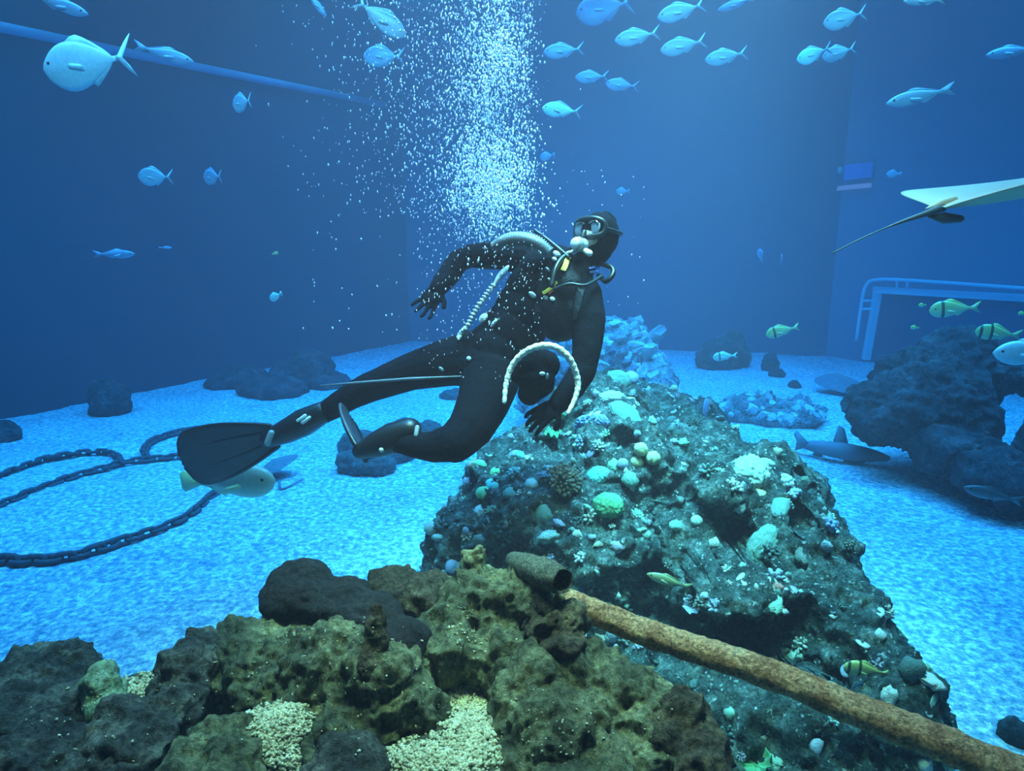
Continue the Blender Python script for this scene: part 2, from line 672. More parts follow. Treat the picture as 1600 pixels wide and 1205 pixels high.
def quad_slab(pts, depth, name, m, parent):
    pts = [Vector(p) for p in pts]
    n = (pts[1] - pts[0]).cross(pts[3] - pts[0]).normalized() * depth
    bk = [p + n for p in pts]
    o = obj(name, new_mesh(name, [p[:] for p in pts + bk], [[3, 2, 1, 0], [4, 5, 6, 7], [0, 1, 5, 4], [1, 2, 6, 5], [2, 3, 7, 6], [3, 0, 4, 7]], False), m, parent)
    if parent:
        o.matrix_parent_inverse = Matrix.Translation(-parent.location)
    return o


quad_slab([wp(1320, 282), wp(1363, 277), wp(1366, 253), wp(1322, 258)], .04, 'screen', plain('panel_blue', (0.16, 0.32, 0.75), 0.5), sg)
bar = quad_slab([wp(1309, 298), wp(1362, 293), wp(1362, 286), wp(1312, 291)], .05, 'red_bar', plain('panel_red', (1.0, 0.22, 0.25), 0.5, var=0.05), sg)
pb = bpy.data.materials['panel_red'].node_tree.nodes['Principled BSDF']
pb.inputs['Emission Color'].default_value = (1.0, 0.10, 0.16, 1)
pb.inputs['Emission Strength'].default_value = 2.2
MBs = MB().ball(wp(1313, 266), (0.05, 0.03, 0.06), 2)
child(MBs, 'bulb', plain('panel_white', (1, 0.85, 0.85), 0.4), sg)

# ================================================================== REEF
reef_m = rocky('reef_stone', [(0.30, (0.012, 0.022, 0.024)), (0.44, (0.055, 0.085, 0.080)), (0.54, (0.14, 0.19, 0.17)), (0.70, (0.44, 0.52, 0.46))],
               scale=10, speck=(0.62, 0.72, 0.66), speck_scale=48, speck_at=0.63, bump=1.0, bscale=24)
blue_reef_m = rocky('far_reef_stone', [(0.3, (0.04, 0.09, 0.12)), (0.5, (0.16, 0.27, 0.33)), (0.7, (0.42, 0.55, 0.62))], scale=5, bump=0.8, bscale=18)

reef_blobs = [
    (P(1140, 758, 3.02), (.16, .15, .060)), (P(1165, 930, 2.58), (.24, .15, .07)),
    (P(760, 862, 3.35), (.30, .34, .36)), (P(860, 815, 3.4), (.38, .4, .40)), (P(965, 770, 3.55), (.42, .45, .46)),
    (P(930, 682, 3.95), (.33, .4, .36)), (P(1005, 680, 4.3), (.36, .45, .33)), (P(950, 650, 4.6), (.34, .4, .30)), (P(930, 885, 3.1), (.30, .33, .38)),
    (P(1090, 755, 3.6), (.38, .4, .33)), (P(1195, 800, 3.2), (.30, .36, .29)), (P(1245, 868, 2.95), (.26, .33, .28)),
    (P(1180, 935, 2.85), (.29, .3, .27)), (P(1300, 1000, 2.65), (.22, .3, .32)), (P(1370, 1110, 2.4), (.17, .28, .32)),
    (P(1075, 900, 3.15), (.27, .3, .34)), (P(1105, 1085, 2.75), (.50, .32, .26)), (P(1225, 1150, 2.45), (.38, .28, .28)),
    (P(800, 785, 3.5), (.31, .35, .31)), (P(862, 730, 3.8), (.29, .35, .29)), (P(720, 850, 3.4), (.20, .25, .25)),
    (P(850, 960, 3.1), (.45, .4, .25)), (P(1080, 660, 4.5), (.26, .3, .20)),
]
cave = [('px', 1140, 815, 30, 42, .45), ('px', 1165, 988, 50, 36, .40), ('px', 1065, 985, 60, 28, .30), ('px', 1030, 850, 17, 70, .30), ('px', 1022, 770, 14, 40, .22), ('px', 1100, 890, 22, 40, .20), ('px', 1250, 800, 16, 30, .16), ('px', 1265, 745, 14, 26, .12), ('px', 1010, 730, 16, 14, .14), ('px', 1240, 960, 30, 16, .14), ('px', 1290, 1060, 40, 18, .14), ('px', 840, 700, 26, 14, .14), ('px', 975, 690, 26, 26, .14)]
reef_me = rock_mesh('reef_rock', reef_blobs, 0.028,
                    [('fbm', 2.2, .10), ('ridge', 3.8, .13), ('ridge', 9, .065), ('lump', 11, .045), ('lump', 25, .024), ('ridge', 24, .022), ('fbm', 45, .014)], 1, cave, 4, -0.05)
reef = obj('reef_rock', reef_me, reef_m)
tag(reef, 'large teal-grey reef rock crusted with coral, dark cave in its side', 'reef')

peak_blobs = [(P(950, 585, 7.0), (.56, .6, .62)), (P(1005, 615, 6.8), (.34, .5, .40)), (P(900, 620, 6.9), (.6, .5, .5)), (P(965, 640, 6.2), (.5, .5, .36)), (P(1030, 650, 6.4), (.2, .3, .2))]
peak_me = rock_mesh('reef_peak', peak_blobs, 0.05, [('fbm', 2.0, .08), ('lump', 5, .10), ('lump', 12, .04), ('fbm', 20, .015)], 1, (), 9, -0.05)
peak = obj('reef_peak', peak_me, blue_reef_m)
tag(peak, 'tall blue pile of rubble coral behind the diver and the green reef', 'reef')


def bvh_of(me):
    v = [x.co for x in me.vertices]
    return BVHTree.FromPolygons(v, [list(p.vertices) for p in me.polygons])


reef_bvh, peak_bvh = bvh_of(reef_me), bvh_of(peak_me)


def hit(bvh, px, py):
    dr = (FWD + (px - 800.0) / FPX * RIGHT + (602.5 - py) / FPX * UP).normalized()
    loc, n, i, d = bvh.ray_cast(EYE, dr)
    return (loc, n) if loc is not None else (None, None)


def frame_on(n, up=Vector((0, 0, 1)), mix=0.5):
    """rotation whose Z leans from straight up towards the surface normal"""
    z = (n * mix + up * (1 - mix)).normalized()
    x = z.orthogonal().normalized()
    return Matrix((x, z.cross(x), z)).transposed()


# ---- small coral pieces that crust the reef: parts of it
def bumpy_ball(name, seed, amp=0.16, fr=2.2, sub=2, squash=(1, 1, 1), lump=0.0, flat=False):
    v, f = ICO[sub]
    q = v * (1 + amp * fbm(v * fr + seed, 3, seed)[:, None])
    if lump:
        q = q * (1 + lump * (0.5 - worley(v * 3.2 + seed, seed)))[:, None]
    return new_mesh(name, q * np.array(squash), f, not flat)


def finger_clump(name, n, seed, h=(0.6, 1.2), r=0.17, dome=True):
    rg = random.Random(seed)
    mb = MB()
    for i in range(n):
        a = i * 2.39996
        q = math.sqrt((i + .5) / n)
        d = Vector((math.cos(a) * q, math.sin(a) * q, 0))
        lean = (d * 0.9 + Vector((0, 0, 1.0 - 0.55 * q))).normalized()
        L0 = rg.uniform(*h) * (1 - 0.25 * q)
        p0 = d * 0.35
        p1 = p0 + lean * L0 * 0.55 + Vector((rg.uniform(-.08, .08), rg.uniform(-.08, .08), 0))
        p2 = p0 + lean * L0
        rr = r * rg.uniform(.8, 1.2)
        mb.tube([p0, p1, p2], [rr * .8, rr, rr * .95], 6, True)
        mb.ball(p2, rr * 1.02, 1)
    return mb.mesh(name)


coral_cols = [(0.42, 0.62, 0.54), (0.75, 0.80, 0.72), (0.20, 0.32, 0.28), (0.62, 0.60, 0.48), (0.42, 0.50, 0.62), (0.34, 0.58, 0.42), (0.50, 0.46, 0.56), (0.12, 0.20, 0.18), (0.70, 0.75, 0.70), (0.26, 0.30, 0.26)]
coral_m = varied('crusting_coral', coral_cols)
stone_m = varied('rubble_coral', [(0.30, 0.42, 0.48), (0.50, 0.60, 0.66), (0.20, 0.30, 0.36), (0.62, 0.74, 0.78), (0.36, 0.50, 0.52), (0.14, 0.20, 0.26)])
knobs = [bumpy_ball('knob_a', 3, .45, 2.6, lump=.35), bumpy_ball('knob_b', 5, .5, 3, 3, squash=(1.3, .9, .6), lump=.4), bumpy_ball('knob_c', 8, .3, 2.5, 3, squash=(1.0, 1.0, .7), lump=.6), finger_clump('knob_f', 14, 7, (.6, 1.0), .20),
         bumpy_ball('knob_d', 12, .3, 2.4, squash=(.6, .5, 1.3)), finger_clump('knob_e', 9, 3, (.7, 1.2), .22), bumpy_ball('plate_a', 15, .15, 2, squash=(1.4, 1.2, .28))]
for me in knobs:
    me.materials.append(coral_m)
stones = [bumpy_ball('stone_%d' % i, 20 + i, .55, 2.3, squash=q, flat=True) for i, q in enumerate([(1, .8, .6), (1.3, .7, .5), (.8, .8, 1.1), (1.1, 1.0, .45), (.6, .55, 1.4)])]
for me in stones:
    me.materials.append(stone_m)


def scatter(root, me, bvh, n, meshes, size, name, seed, zmin=0.1, view_only=True, mix=0.7, sink=0.25):
    rg = random.Random(seed)
    xs = [v.co for v in me.vertices]
    k = tries = 0
    while k < n and tries < n * 40:
        tries += 1
        p = me.polygons[rg.randrange(len(me.polygons))]
        c = p.center
        if c.z < zmin or p.normal.z < -0.25:
            continue
        if view_only:
            d = (c - EYE)
            if p.normal.dot(d.normalized()) > 0.05:
                continue
            h = bvh.ray_cast(EYE, d.normalized())
            if h[0] is None or (h[0] - c).length > 0.06:
                continue
        s = rg.uniform(*size) * (0.75 if rg.random() < .5 else 1.15)
        o = bpy.data.objects.new(name, rg.choice(meshes))
        C.objects.link(o)
        R = frame_on(p.normal, mix=mix) @ Matrix.Rotation(rg.uniform(0, 6.28), 3, 'Z')
        o.matrix_world = Matrix.Translation(c - p.normal * s * sink) @ R.to_4x4() @ Matrix.Diagonal((s, s * rg.uniform(.8, 1.1), s * rg.uniform(.8, 1.15), 1))
        o.parent = root
        k += 1


scatter(reef, reef_me, reef_bvh, 298, knobs, (.014, .038), 'coral_piece', 5)
scatter(peak, peak_me, peak_bvh, 230, stones, (.05, .12), 'rubble_piece', 6)


# ---- the corals one can point at
def coral_mat(name, c1, c2, scale=30, bump=.5, rough=.75):
    return rocky(name, [(0.35, c1), (0.62, c2)], scale=scale, bump=bump, bscale=scale * 2, rough=rough, detail=3)


def dome_coral(name, groove=0.06, fr=9.0, squash=.75, seed=0, sub=5, cell=0.0):
    v, f = ICO[sub]
    w = fbm(v * 2.2 + seed, 3, seed)
    q = v * (1 + .08 * w)[:, None]
    if groove:
        g = np.sin(fr * (v[:, 0] + .5 * w) + 3.2 * fbm(v * 3.1 + seed, 2, seed + 2) * 2) * np.sin(fr * (v[:, 1] + .4 * w) + 2.4)
        q = q * (1 + groove * g)[:, None]
    if cell:
        q = q * (1 + cell * (.5 - worley(v * 5.5 + seed, seed)))[:, None]
    return new_mesh(name, q * np.array([1, 1, squash]), f)


def folded_coral(name, seed=0, n=64, rings=10, waves=9):
    """ruffled leaf coral: a wavy bowl with thickness"""
    mb = MB()
    for side in (0, 1):
        pass
    vs = []
    for i in range(rings):
        t = i / (rings - 1)
        for k in range(n):
            a = 2 * math.pi * k / n
            w = math.sin(waves * a + seed) * .22 * t + math.sin(3 * a + seed * 2) * .12 * t
            r = .18 + .82 * t + .08 * math.sin(waves * a * .5 + 1) * t
            vs.append((r * math.cos(a), r * math.sin(a), .15 + .55 * t ** 1.5 + w))
    top = np.array(vs)
    bot = top - np.array([0, 0, .09])
    fs = []
    N = rings * n
    for i in range(rings - 1):
        for k in range(n):
            k2 = (k + 1) % n
            fs.append([i * n + k, i * n + k2, (i + 1) * n + k2, (i + 1) * n + k])
            fs.append([N + (i + 1) * n + k, N + (i + 1) * n + k2, N + i * n + k2, N + i * n + k])
    for k in range(n):
        k2 = (k + 1) % n
        fs.append([(rings - 1) * n + k, (rings - 1) * n + k2, N + (rings - 1) * n + k2, N + (rings - 1) * n + k])
    mb.add(np.concatenate([top, bot]), fs)
    mb.tube([(0, 0, -.3), (0, 0, .2)], [.3, .22], 12)
    return mb.mesh(name)


def place_coral(name, me, mat, px, py, rad_px, label, cat='coral', mix=.6, sink=.2, bvh=None, spin=None, group=None, scale=(1, 1, 1)):
    loc, n = hit(bvh or reef_bvh, px, py)
    if loc is None:
        loc, n = (bvh or reef_bvh).find_nearest(P(px, py, 3.7))[:2]
    s = rad_px * (loc - EYE).dot(FWD) / FPX
    o = bpy.data.objects.new(name, me)
    C.objects.link(o)
    if not me.materials:
        me.materials.append(mat)
    R = frame_on(n, mix=mix) @ Matrix.Rotation(spin if spin is not None else random.uniform(0, 6.28), 3, 'Z')
    o.matrix_world = Matrix.Translation(loc - n * s * sink) @ R.to_4x4() @ Matrix.Diagonal((s * scale[0], s * scale[1], s * scale[2], 1))
    return tag(o, label, cat, group)


teal_c = coral_mat('teal_coral', (.10, .26, .22), (.38, .62, .50))
pale_c = coral_mat('pale_coral', (.42, .56, .50), (.80, .86, .74))
green_c = coral_mat('green_coral', (.06, .34, .16), (.30, .72, .38))
lime_c = coral_mat('lime_coral', (.20, .95, .30), (.60, 1.0, .50))
aqua_c = coral_mat('aqua_coral', (.10, .70, .62), (.40, 1.0, .90))
brown_c = coral_mat('brown_coral', (.16, .12, .09), (.62, .50, .36))
yell_c = coral_mat('yellow_coral', (.55, .48, .20), (.92, .86, .58))
lav_c = coral_mat('lavender_coral', (.34, .42, .66), (.72, .80, .96))
blue_c = coral_mat('blue_coral', (.16, .26, .62), (.50, .68, 1.0))
white_c = coral_mat('white_coral', (.62, .76, .86), (1.0, 1.0, 1.0))
pink_c = coral_mat('pink_coral', (.75, .22, .18), (1.0, .48, .40))
dark_c = coral_mat('dark_coral', (.03, .06, .06), (.14, .22, .20))

D = dome_coral
place_coral('disc_coral', D('disc_coral', .02, 9, .55, 1), teal_c, 845, 806, 20, 'smooth round teal disc coral on the front face of the reef', mix=.9)
place_coral('brain_coral', D('brain_coral', .05, 13, .85, 2), green_c, 950, 787, 24, 'bright green grooved brain coral right of the brown finger coral', mix=.8)
place_coral('finger_coral', finger_clump('finger_coral', 60, 4, (.6, .95), .10), brown_c, 880, 752, 30, 'brown bushy finger coral with pale tips on the reef front', mix=.7, sink=.05)
place_coral('dome_coral', D('dome_coral', .04, 8, .7, 3), aqua_c, 932, 742, 18, 'pale green dome coral just above the green brain coral')
place_coral('ball_coral', D('ball_coral', .05, 8, .95, 4, 4), yell_c, 1001, 703, 11, 'pale yellow ball coral, uppermost of three on the ridge')
place_coral('ball_coral', D('ball_coral2', .05, 8, .95, 5, 4), yell_c, 1020, 716, 11, 'yellow ball coral, right one of the three on the ridge')
place_coral('ball_coral', D('ball_coral3', .05, 8, .95, 6, 4), yell_c, 996, 722, 11, 'yellow-brown ball coral, lowest of the three on the ridge')
place_coral('ball_coral', D('ball_coral4', .03, 8, .95, 7, 4), lav_c, 972, 725, 9, 'small pale lavender ball coral left of the yellow ones')
place_coral('dome_coral', D('dome_coral2', .04, 14, .7, 8), teal_c, 985, 748, 14, 'low teal dome coral below the lavender ball coral')
place_coral('patch_coral', D('patch_coral', .06, 7, .6, 9, 4), lime_c, 754, 770, 11, 'vivid lime green coral patch low on the left of the reef')
place_coral('patch_coral', D('patch_coral2', .06, 7, .6, 10, 4), aqua_c, 769, 760, 12, 'bright mint coral patch touching the lime green one')
place_coral('patch_coral', D('patch_coral3', .06, 7, .7, 11, 4), aqua_c, 815, 712, 9, 'small turquoise coral knob near the left ridge of the reef')
place_coral('patch_coral', D('patch_coral4', .06, 7, .6, 12, 4), lime_c, 773, 737, 10, 'green coral patch between the mint patch and turquoise knob')
place_coral('patch_coral', D('patch_coral5', .06, 7, .6, 13, 4), green_c, 752, 726, 12, 'dull green coral patch on the upper left slope of the reef')
place_coral('patch_coral', D('patch_coral6', .06, 7, .6, 14, 4), teal_c, 796, 770, 11, 'grey-green coral knob right of the mint patch')
place_coral('patch_coral', D('patch_coral7', .06, 7, .7, 15, 4), pale_c, 830, 756, 11, 'pale green coral knob left of the brown finger coral')
place_coral('leaf_coral', folded_coral('leaf_coral', 1), green_c, 874, 655, 24, 'green ruffled leaf coral beneath the diver\'s reaching hand', mix=.3)
place_coral('leaf_coral', folded_coral('leaf_coral2', 2), green_c, 864, 682, 14, 'small green leaf coral below the ruffled one by the hand', mix=.3)
place_coral('cluster_coral', finger_clump('cluster_coral', 16, 5, (.5, .8), .26), lav_c, 693, 788, 22, 'pale lavender knobby coral cluster on the far left edge of the reef')
place_coral('cluster_coral', finger_clump('cluster_coral2', 22, 6, (.5, .9), .18), dark_c, 790, 835, 22, 'dark speckled knobby coral low on the reef front')
place_coral('giant_clam', D('giant_clam', .12, 5, .8, 16), blue_c, 912, 663, 17, 'blue ridged clam shell beside its twin on the reef top, left one', 'clam', scale=(.55, 1, 1.2), spin=.4)
place_coral('giant_clam', D('giant_clam2', .12, 5, .8, 17), blue_c, 938, 660, 17, 'blue ridged clam shell beside its twin on the reef top, right one', 'clam', scale=(.55, 1, 1.2), spin=.2)
place_coral('mound_coral', D('mound_coral', .03, 16, .6, 18, 5, .25), pale_c, 958, 620, 22, 'pale cobbled mound coral near the top of the reef by the arm')
place_coral('dome_coral', D('dome_coral3', .03, 12, .8, 19), teal_c, 966, 594, 20, 'rounded green dome coral at the very top of the reef')
place_coral('dome_coral', D('dome_coral4', .03, 12, .8, 20), lav_c, 987, 590, 12, 'pale blue dome coral beside the topmost green dome')
place_coral('plate_coral', D('plate_coral', .04, 6, .4, 21), teal_c, 985, 650, 26, 'broad green plate coral below the cobbled mound coral', scale=(1.3, .8, 1))
place_coral('bush_coral', finger_clump('bush_coral', 40, 8, (.6, .9), .12), dark_c, 1086, 664, 15, 'round dark olive bush coral on the right ridge', sink=0)
place_coral('fin_coral', D('fin_coral', .03, 5, 1.7, 22, 4), blue_c, 1102, 645, 14, 'upright blue-grey blade coral on the right ridge', mix=.1, scale=(.8, .3, 1), spin=.2)
place_coral('cobble_coral', D('cobble_coral', .03, 16, .6, 23, 5, .35), pale_c, 1172, 738, 30, 'large cream cobbled coral on the right shoulder of the reef')
place_coral('cobble_coral', D('cobble_coral2', .03, 12, .6, 24, 5, .2), pale_c, 1198, 722, 13, 'smooth pale oval coral at the right shoulder edge')
place_coral('cluster_coral', finger_clump('cluster_coral3', 14, 9, (.4, .7), .28), white_c, 1230, 752, 18, 'white and pink knobby coral on the right shoulder')
place_coral('cluster_coral', finger_clump('cluster_coral4', 12, 10, (.4, .7), .28), lav_c, 1241, 772, 13, 'lilac knobby coral under the white knobby one')
place_coral('plate_coral', D('plate_coral2', .04, 6, .4, 25, 4), yell_c, 1185, 768, 12, 'small yellow-green plate coral above the dark cave')
place_coral('plate_coral', D('plate_coral3', .04, 6, .45, 26, 4), teal_c, 1215, 790, 22, 'grey-green plate coral right of the dark cave', scale=(1.3, .7, 1))
place_coral('tuft_coral', finger_clump('tuft_coral', 14, 11, (.5, .9), .22), white_c, 906, 871, 12, 'bright white coral tuft low on the reef face')
place_coral('tuft_coral', finger_clump('tuft_coral2', 10, 12, (.4, .7), .26), lav_c, 862, 872, 11, 'pale grey coral tuft left of the bright white one')
place_coral('tuft_coral', finger_clump('tuft_coral3', 12, 13, (.5, .9), .24), blue_c, 1298, 820, 15, 'vivid blue-white coral tuft on the right edge of the reef')
place_coral('tuft_coral', finger_clump('tuft_coral4', 12, 14, (.5, .9), .24), blue_c, 903, 922, 11, 'blue coral tuft beside the open end of the tube sponge')
place_coral('rod_coral', D('rod_coral', .04, 8, .6, 27, 4), pink_c, 1214, 916, 10, 'short salmon pink coral on the right reef face', scale=(1.3, .7, 1), spin=2.2)
place_coral('ball_coral', D('ball_coral5', .04, 9, .9, 28, 4), pale_c, 1088, 814, 9, 'pale green ball coral left of the dark cave')
place_coral('dome_coral', D('dome_coral5', .04, 9, .7, 29, 4), teal_c, 1056, 820, 11, 'dull teal dome coral left of the pale ball coral')
place_coral('arch_coral', D('arch_coral', .05, 7, .6, 30, 5), teal_c, 1185, 850, 30, 'curling pale green coral lip below the cave', scale=(1.2, .8, 1))
place_coral('leaf_coral', folded_coral('leaf_coral3', 5), lav_c, 1085, 950, 16, 'pale violet leaf coral above the dark hollow over the pipe', mix=.5)
place_coral('leaf_coral', folded_coral('leaf_coral4', 7), green_c, 1180, 1196, 26, 'emerald leaf coral at the bottom edge beneath the pipe', mix=.4)
place_coral('cup_coral', D('cup_coral', .03, 9, .9, 31, 4), lav_c, 707, 885, 11, 'pale lavender ball coral at the foot of the reef by the horned rock')
place_coral('cup_coral', D('cup_coral2', .03, 9, .9, 32, 4), pale_c, 672, 826, 11, 'pale green ball coral on the leftmost tip of the reef')

# ================================================================== ROCKS ON THE SAND
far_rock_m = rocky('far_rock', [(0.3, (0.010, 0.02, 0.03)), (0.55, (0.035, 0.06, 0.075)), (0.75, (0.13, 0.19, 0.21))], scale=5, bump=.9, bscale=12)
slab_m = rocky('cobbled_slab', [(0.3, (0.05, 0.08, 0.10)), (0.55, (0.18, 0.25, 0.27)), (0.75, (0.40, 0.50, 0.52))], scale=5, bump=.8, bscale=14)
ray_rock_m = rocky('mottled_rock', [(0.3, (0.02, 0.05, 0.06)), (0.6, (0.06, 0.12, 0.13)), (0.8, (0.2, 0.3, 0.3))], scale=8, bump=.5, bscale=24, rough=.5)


def sand_rock(name, blobs, mat, label, seed, lv=None, voxel=None, cat='rock'):
    """blobs: (px, foot py, half width px, height px) standing on the sand"""
    bl = []
    for (px, py, hw, h) in blobs:
        p = S(px, py)
        d = (p - EYE).dot(FWD)
        rx, rz = hw * d / FPX, h * d / FPX
        bl.append((p + Vector((0, rx * .5, rz * .25)), (rx, rx * .8, rz * .8)))
    size = max(max(b[1]) for b in bl)
    me = rock_mesh(name, bl, voxel or max(0.02, size / 12), lv or [('fbm', 1.2 / size, .22 * size), ('lump', 3.0 / size, .14 * size), ('fbm', 9 / size, .04 * size)], 1, (), seed, -0.03)
    return tag(obj(name, me, mat), label, cat)


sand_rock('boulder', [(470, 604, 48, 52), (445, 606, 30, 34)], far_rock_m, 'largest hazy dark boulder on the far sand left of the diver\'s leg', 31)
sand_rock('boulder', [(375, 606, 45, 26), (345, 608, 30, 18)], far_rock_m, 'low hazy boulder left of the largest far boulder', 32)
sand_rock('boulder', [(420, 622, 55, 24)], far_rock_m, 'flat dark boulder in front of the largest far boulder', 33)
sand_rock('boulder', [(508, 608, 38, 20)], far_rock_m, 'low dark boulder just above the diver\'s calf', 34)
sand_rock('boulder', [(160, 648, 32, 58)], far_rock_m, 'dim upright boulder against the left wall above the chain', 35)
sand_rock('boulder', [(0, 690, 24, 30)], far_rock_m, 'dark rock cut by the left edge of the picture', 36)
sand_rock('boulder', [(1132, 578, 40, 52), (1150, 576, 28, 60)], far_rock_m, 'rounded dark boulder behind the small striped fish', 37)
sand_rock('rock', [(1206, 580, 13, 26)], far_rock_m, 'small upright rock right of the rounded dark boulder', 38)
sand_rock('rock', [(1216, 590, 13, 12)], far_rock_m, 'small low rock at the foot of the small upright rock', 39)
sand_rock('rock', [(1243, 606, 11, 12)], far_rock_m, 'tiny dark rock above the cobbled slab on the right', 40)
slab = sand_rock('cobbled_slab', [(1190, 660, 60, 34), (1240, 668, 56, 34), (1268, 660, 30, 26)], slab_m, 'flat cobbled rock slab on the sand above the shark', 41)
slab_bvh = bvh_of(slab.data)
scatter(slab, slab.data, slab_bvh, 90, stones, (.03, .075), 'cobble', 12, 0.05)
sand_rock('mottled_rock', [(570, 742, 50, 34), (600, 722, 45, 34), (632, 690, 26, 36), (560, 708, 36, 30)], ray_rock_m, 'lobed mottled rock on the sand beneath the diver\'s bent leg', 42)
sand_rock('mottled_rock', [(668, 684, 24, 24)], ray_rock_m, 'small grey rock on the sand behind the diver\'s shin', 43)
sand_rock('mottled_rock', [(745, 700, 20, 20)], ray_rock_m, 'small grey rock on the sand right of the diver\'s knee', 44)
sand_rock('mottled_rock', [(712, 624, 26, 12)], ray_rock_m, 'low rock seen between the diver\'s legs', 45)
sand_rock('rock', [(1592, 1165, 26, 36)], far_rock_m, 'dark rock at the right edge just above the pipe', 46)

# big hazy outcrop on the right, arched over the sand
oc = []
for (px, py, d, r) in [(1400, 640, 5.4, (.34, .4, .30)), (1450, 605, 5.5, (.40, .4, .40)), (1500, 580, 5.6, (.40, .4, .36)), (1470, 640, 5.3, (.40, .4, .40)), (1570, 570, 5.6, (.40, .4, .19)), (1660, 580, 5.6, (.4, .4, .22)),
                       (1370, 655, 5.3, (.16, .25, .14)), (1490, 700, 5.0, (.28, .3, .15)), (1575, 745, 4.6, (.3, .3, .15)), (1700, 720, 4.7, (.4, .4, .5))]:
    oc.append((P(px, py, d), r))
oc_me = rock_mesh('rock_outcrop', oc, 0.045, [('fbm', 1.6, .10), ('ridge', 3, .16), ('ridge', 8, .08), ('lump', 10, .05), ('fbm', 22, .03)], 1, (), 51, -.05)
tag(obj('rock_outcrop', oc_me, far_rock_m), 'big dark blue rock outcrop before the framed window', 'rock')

# ---- chain lying in loops on the sand
chain_m = plain('chain_iron', (0.035, 0.05, 0.07), 0.7, var=.4, vscale=30, bump=.5)
lk = []
for k in range(20):
    a = 2 * math.pi * k / 20
    lk.append((.034 * math.copysign(abs(math.cos(a)) ** .8, math.cos(a)) + .032 * (1 if math.cos(a) > 0.01 else -1 if math.cos(a) < -0.01 else 0), .029 * math.sin(a), 0))
lk.append(lk[0])
lk.append(lk[1])
link_me = MB().tube(lk, .020, 6, False).mesh('link')
link_me.materials.append(chain_m)


def chain(paths, label):
    root = empty('anchor_chain', S(*paths[0][0]))
    tag(root, label, 'chain')
    for path in paths:
        pts = resample(catmull([S(x, y, .018) for x, y in path], 10), .078)
        for i in range(len(pts) - 1):
            d = (pts[i + 1] - pts[i]).normalized()
            z = Vector((0, 0, 1))
            R = Matrix((d, z.cross(d), z)).transposed() @ Matrix.Rotation((.35 if i % 2 else 1.35) + random.uniform(-.25, .25), 3, 'X')
            o = bpy.data.objects.new('link', link_me)
            C.objects.link(o)
            s = random.uniform(.70, .92)
            o.matrix_world = Matrix.Translation((pts[i] + pts[i + 1]) / 2) @ R.to_4x4() @ Matrix.Diagonal((s, s, s, 1))
            o.parent = root
            o.matrix_parent_inverse = Matrix.Translation(-root.location)


chain([[(-30, 872), (30, 876), (90, 873), (140, 862), (200, 842), (250, 826), (295, 805), (325, 780), (345, 765)]], 'dark iron chain on the sand, the nearer one running below the fin')
chain([[(-30, 800), (10, 785), (60, 766), (120, 743), (165, 731), (190, 723), (240, 717), (290, 714), (330, 712)],
       [(190, 723), (183, 712), (165, 706), (120, 709), (70, 718), (20, 735), (-30, 752)],
       [(230, 716), (226, 702), (240, 688), (280, 675), (330, 668), (385, 664)]], 'dark iron chain looped on the sand, the farther one reaching the fin')

# ================================================================== ROCKWORK IN FRONT
olive_m = rocky('olive_rock', [(0.28, (0.055, 0.048, 0.028)), (0.45, (0.17, 0.15, 0.075)), (0.57, (0.34, 0.29, 0.14)), (0.70, (0.72, 0.62, 0.32))],
                scale=7, speck=(0.9, 0.9, 0.7), speck_scale=75, speck_at=0.71, bump=.9, bscale=26, stretch=.6)
brown_m = rocky('brown_rock', [(0.3, (0.05, 0.032, 0.020)), (0.5, (0.18, 0.115, 0.06)), (0.7, (0.45, 0.32, 0.18))], scale=9, bump=1.0, bscale=26)
black_m = rocky('black_rock', [(0.3, (0.018, 0.013, 0.012)), (0.6, (0.040, 0.030, 0.026)), (0.8, (0.07, 0.055, 0.045))], scale=8, bump=.6, bscale=40)
darkolive_m = rocky('dark_olive_rock', [(0.3, (0.04, 0.034, 0.03)), (0.50, (0.12, 0.10, 0.08)), (0.70, (0.42, 0.35, 0.25))], scale=8, bump=.9, bscale=28)  # dark brownish stone of the left and bottom rocks
pale_m = rocky('pale_green_rock', [(0.3, (0.12, 0.16, 0.08)), (0.5, (0.34, 0.42, 0.22)), (0.7, (0.62, 0.70, 0.45))], scale=9, bump=.7, bscale=24)
rust_m = rocky('rusty_pipe', [(0.3, (0.32, 0.11, 0.05)), (0.45, (0.75, 0.32, 0.14)), (0.60, (1.0, 0.50, 0.24)), (0.8, (1.0, 0.75, 0.45))], scale=14, bump=.8, bscale=60)
gravel_m = rocky('rubble_gravel', [(0.3, (0.36, 0.29, 0.17)), (0.55, (0.78, 0.66, 0.40)), (0.75, (1.0, 0.92, 0.66))], scale=30, bump=.3, bscale=60)

LV = [('fbm', 5, .050), ('ridge', 7, .065), ('streak', 16, .034), ('ridge', 20, .026), ('lump', 30, .014), ('fbm', 70, .009)]
LVP = LV + [('pit', 17, .030)]


def front_rock(name, blobs, mat, label, seed, lv=LV, voxel=.014, dents=(), cat='rock'):
    me = rock_mesh(name, [(P(a, b2, d), r) for a, b2, d, r in blobs], voxel, lv, 1, dents, seed)
    return tag(obj(name, me, mat), label, cat), me


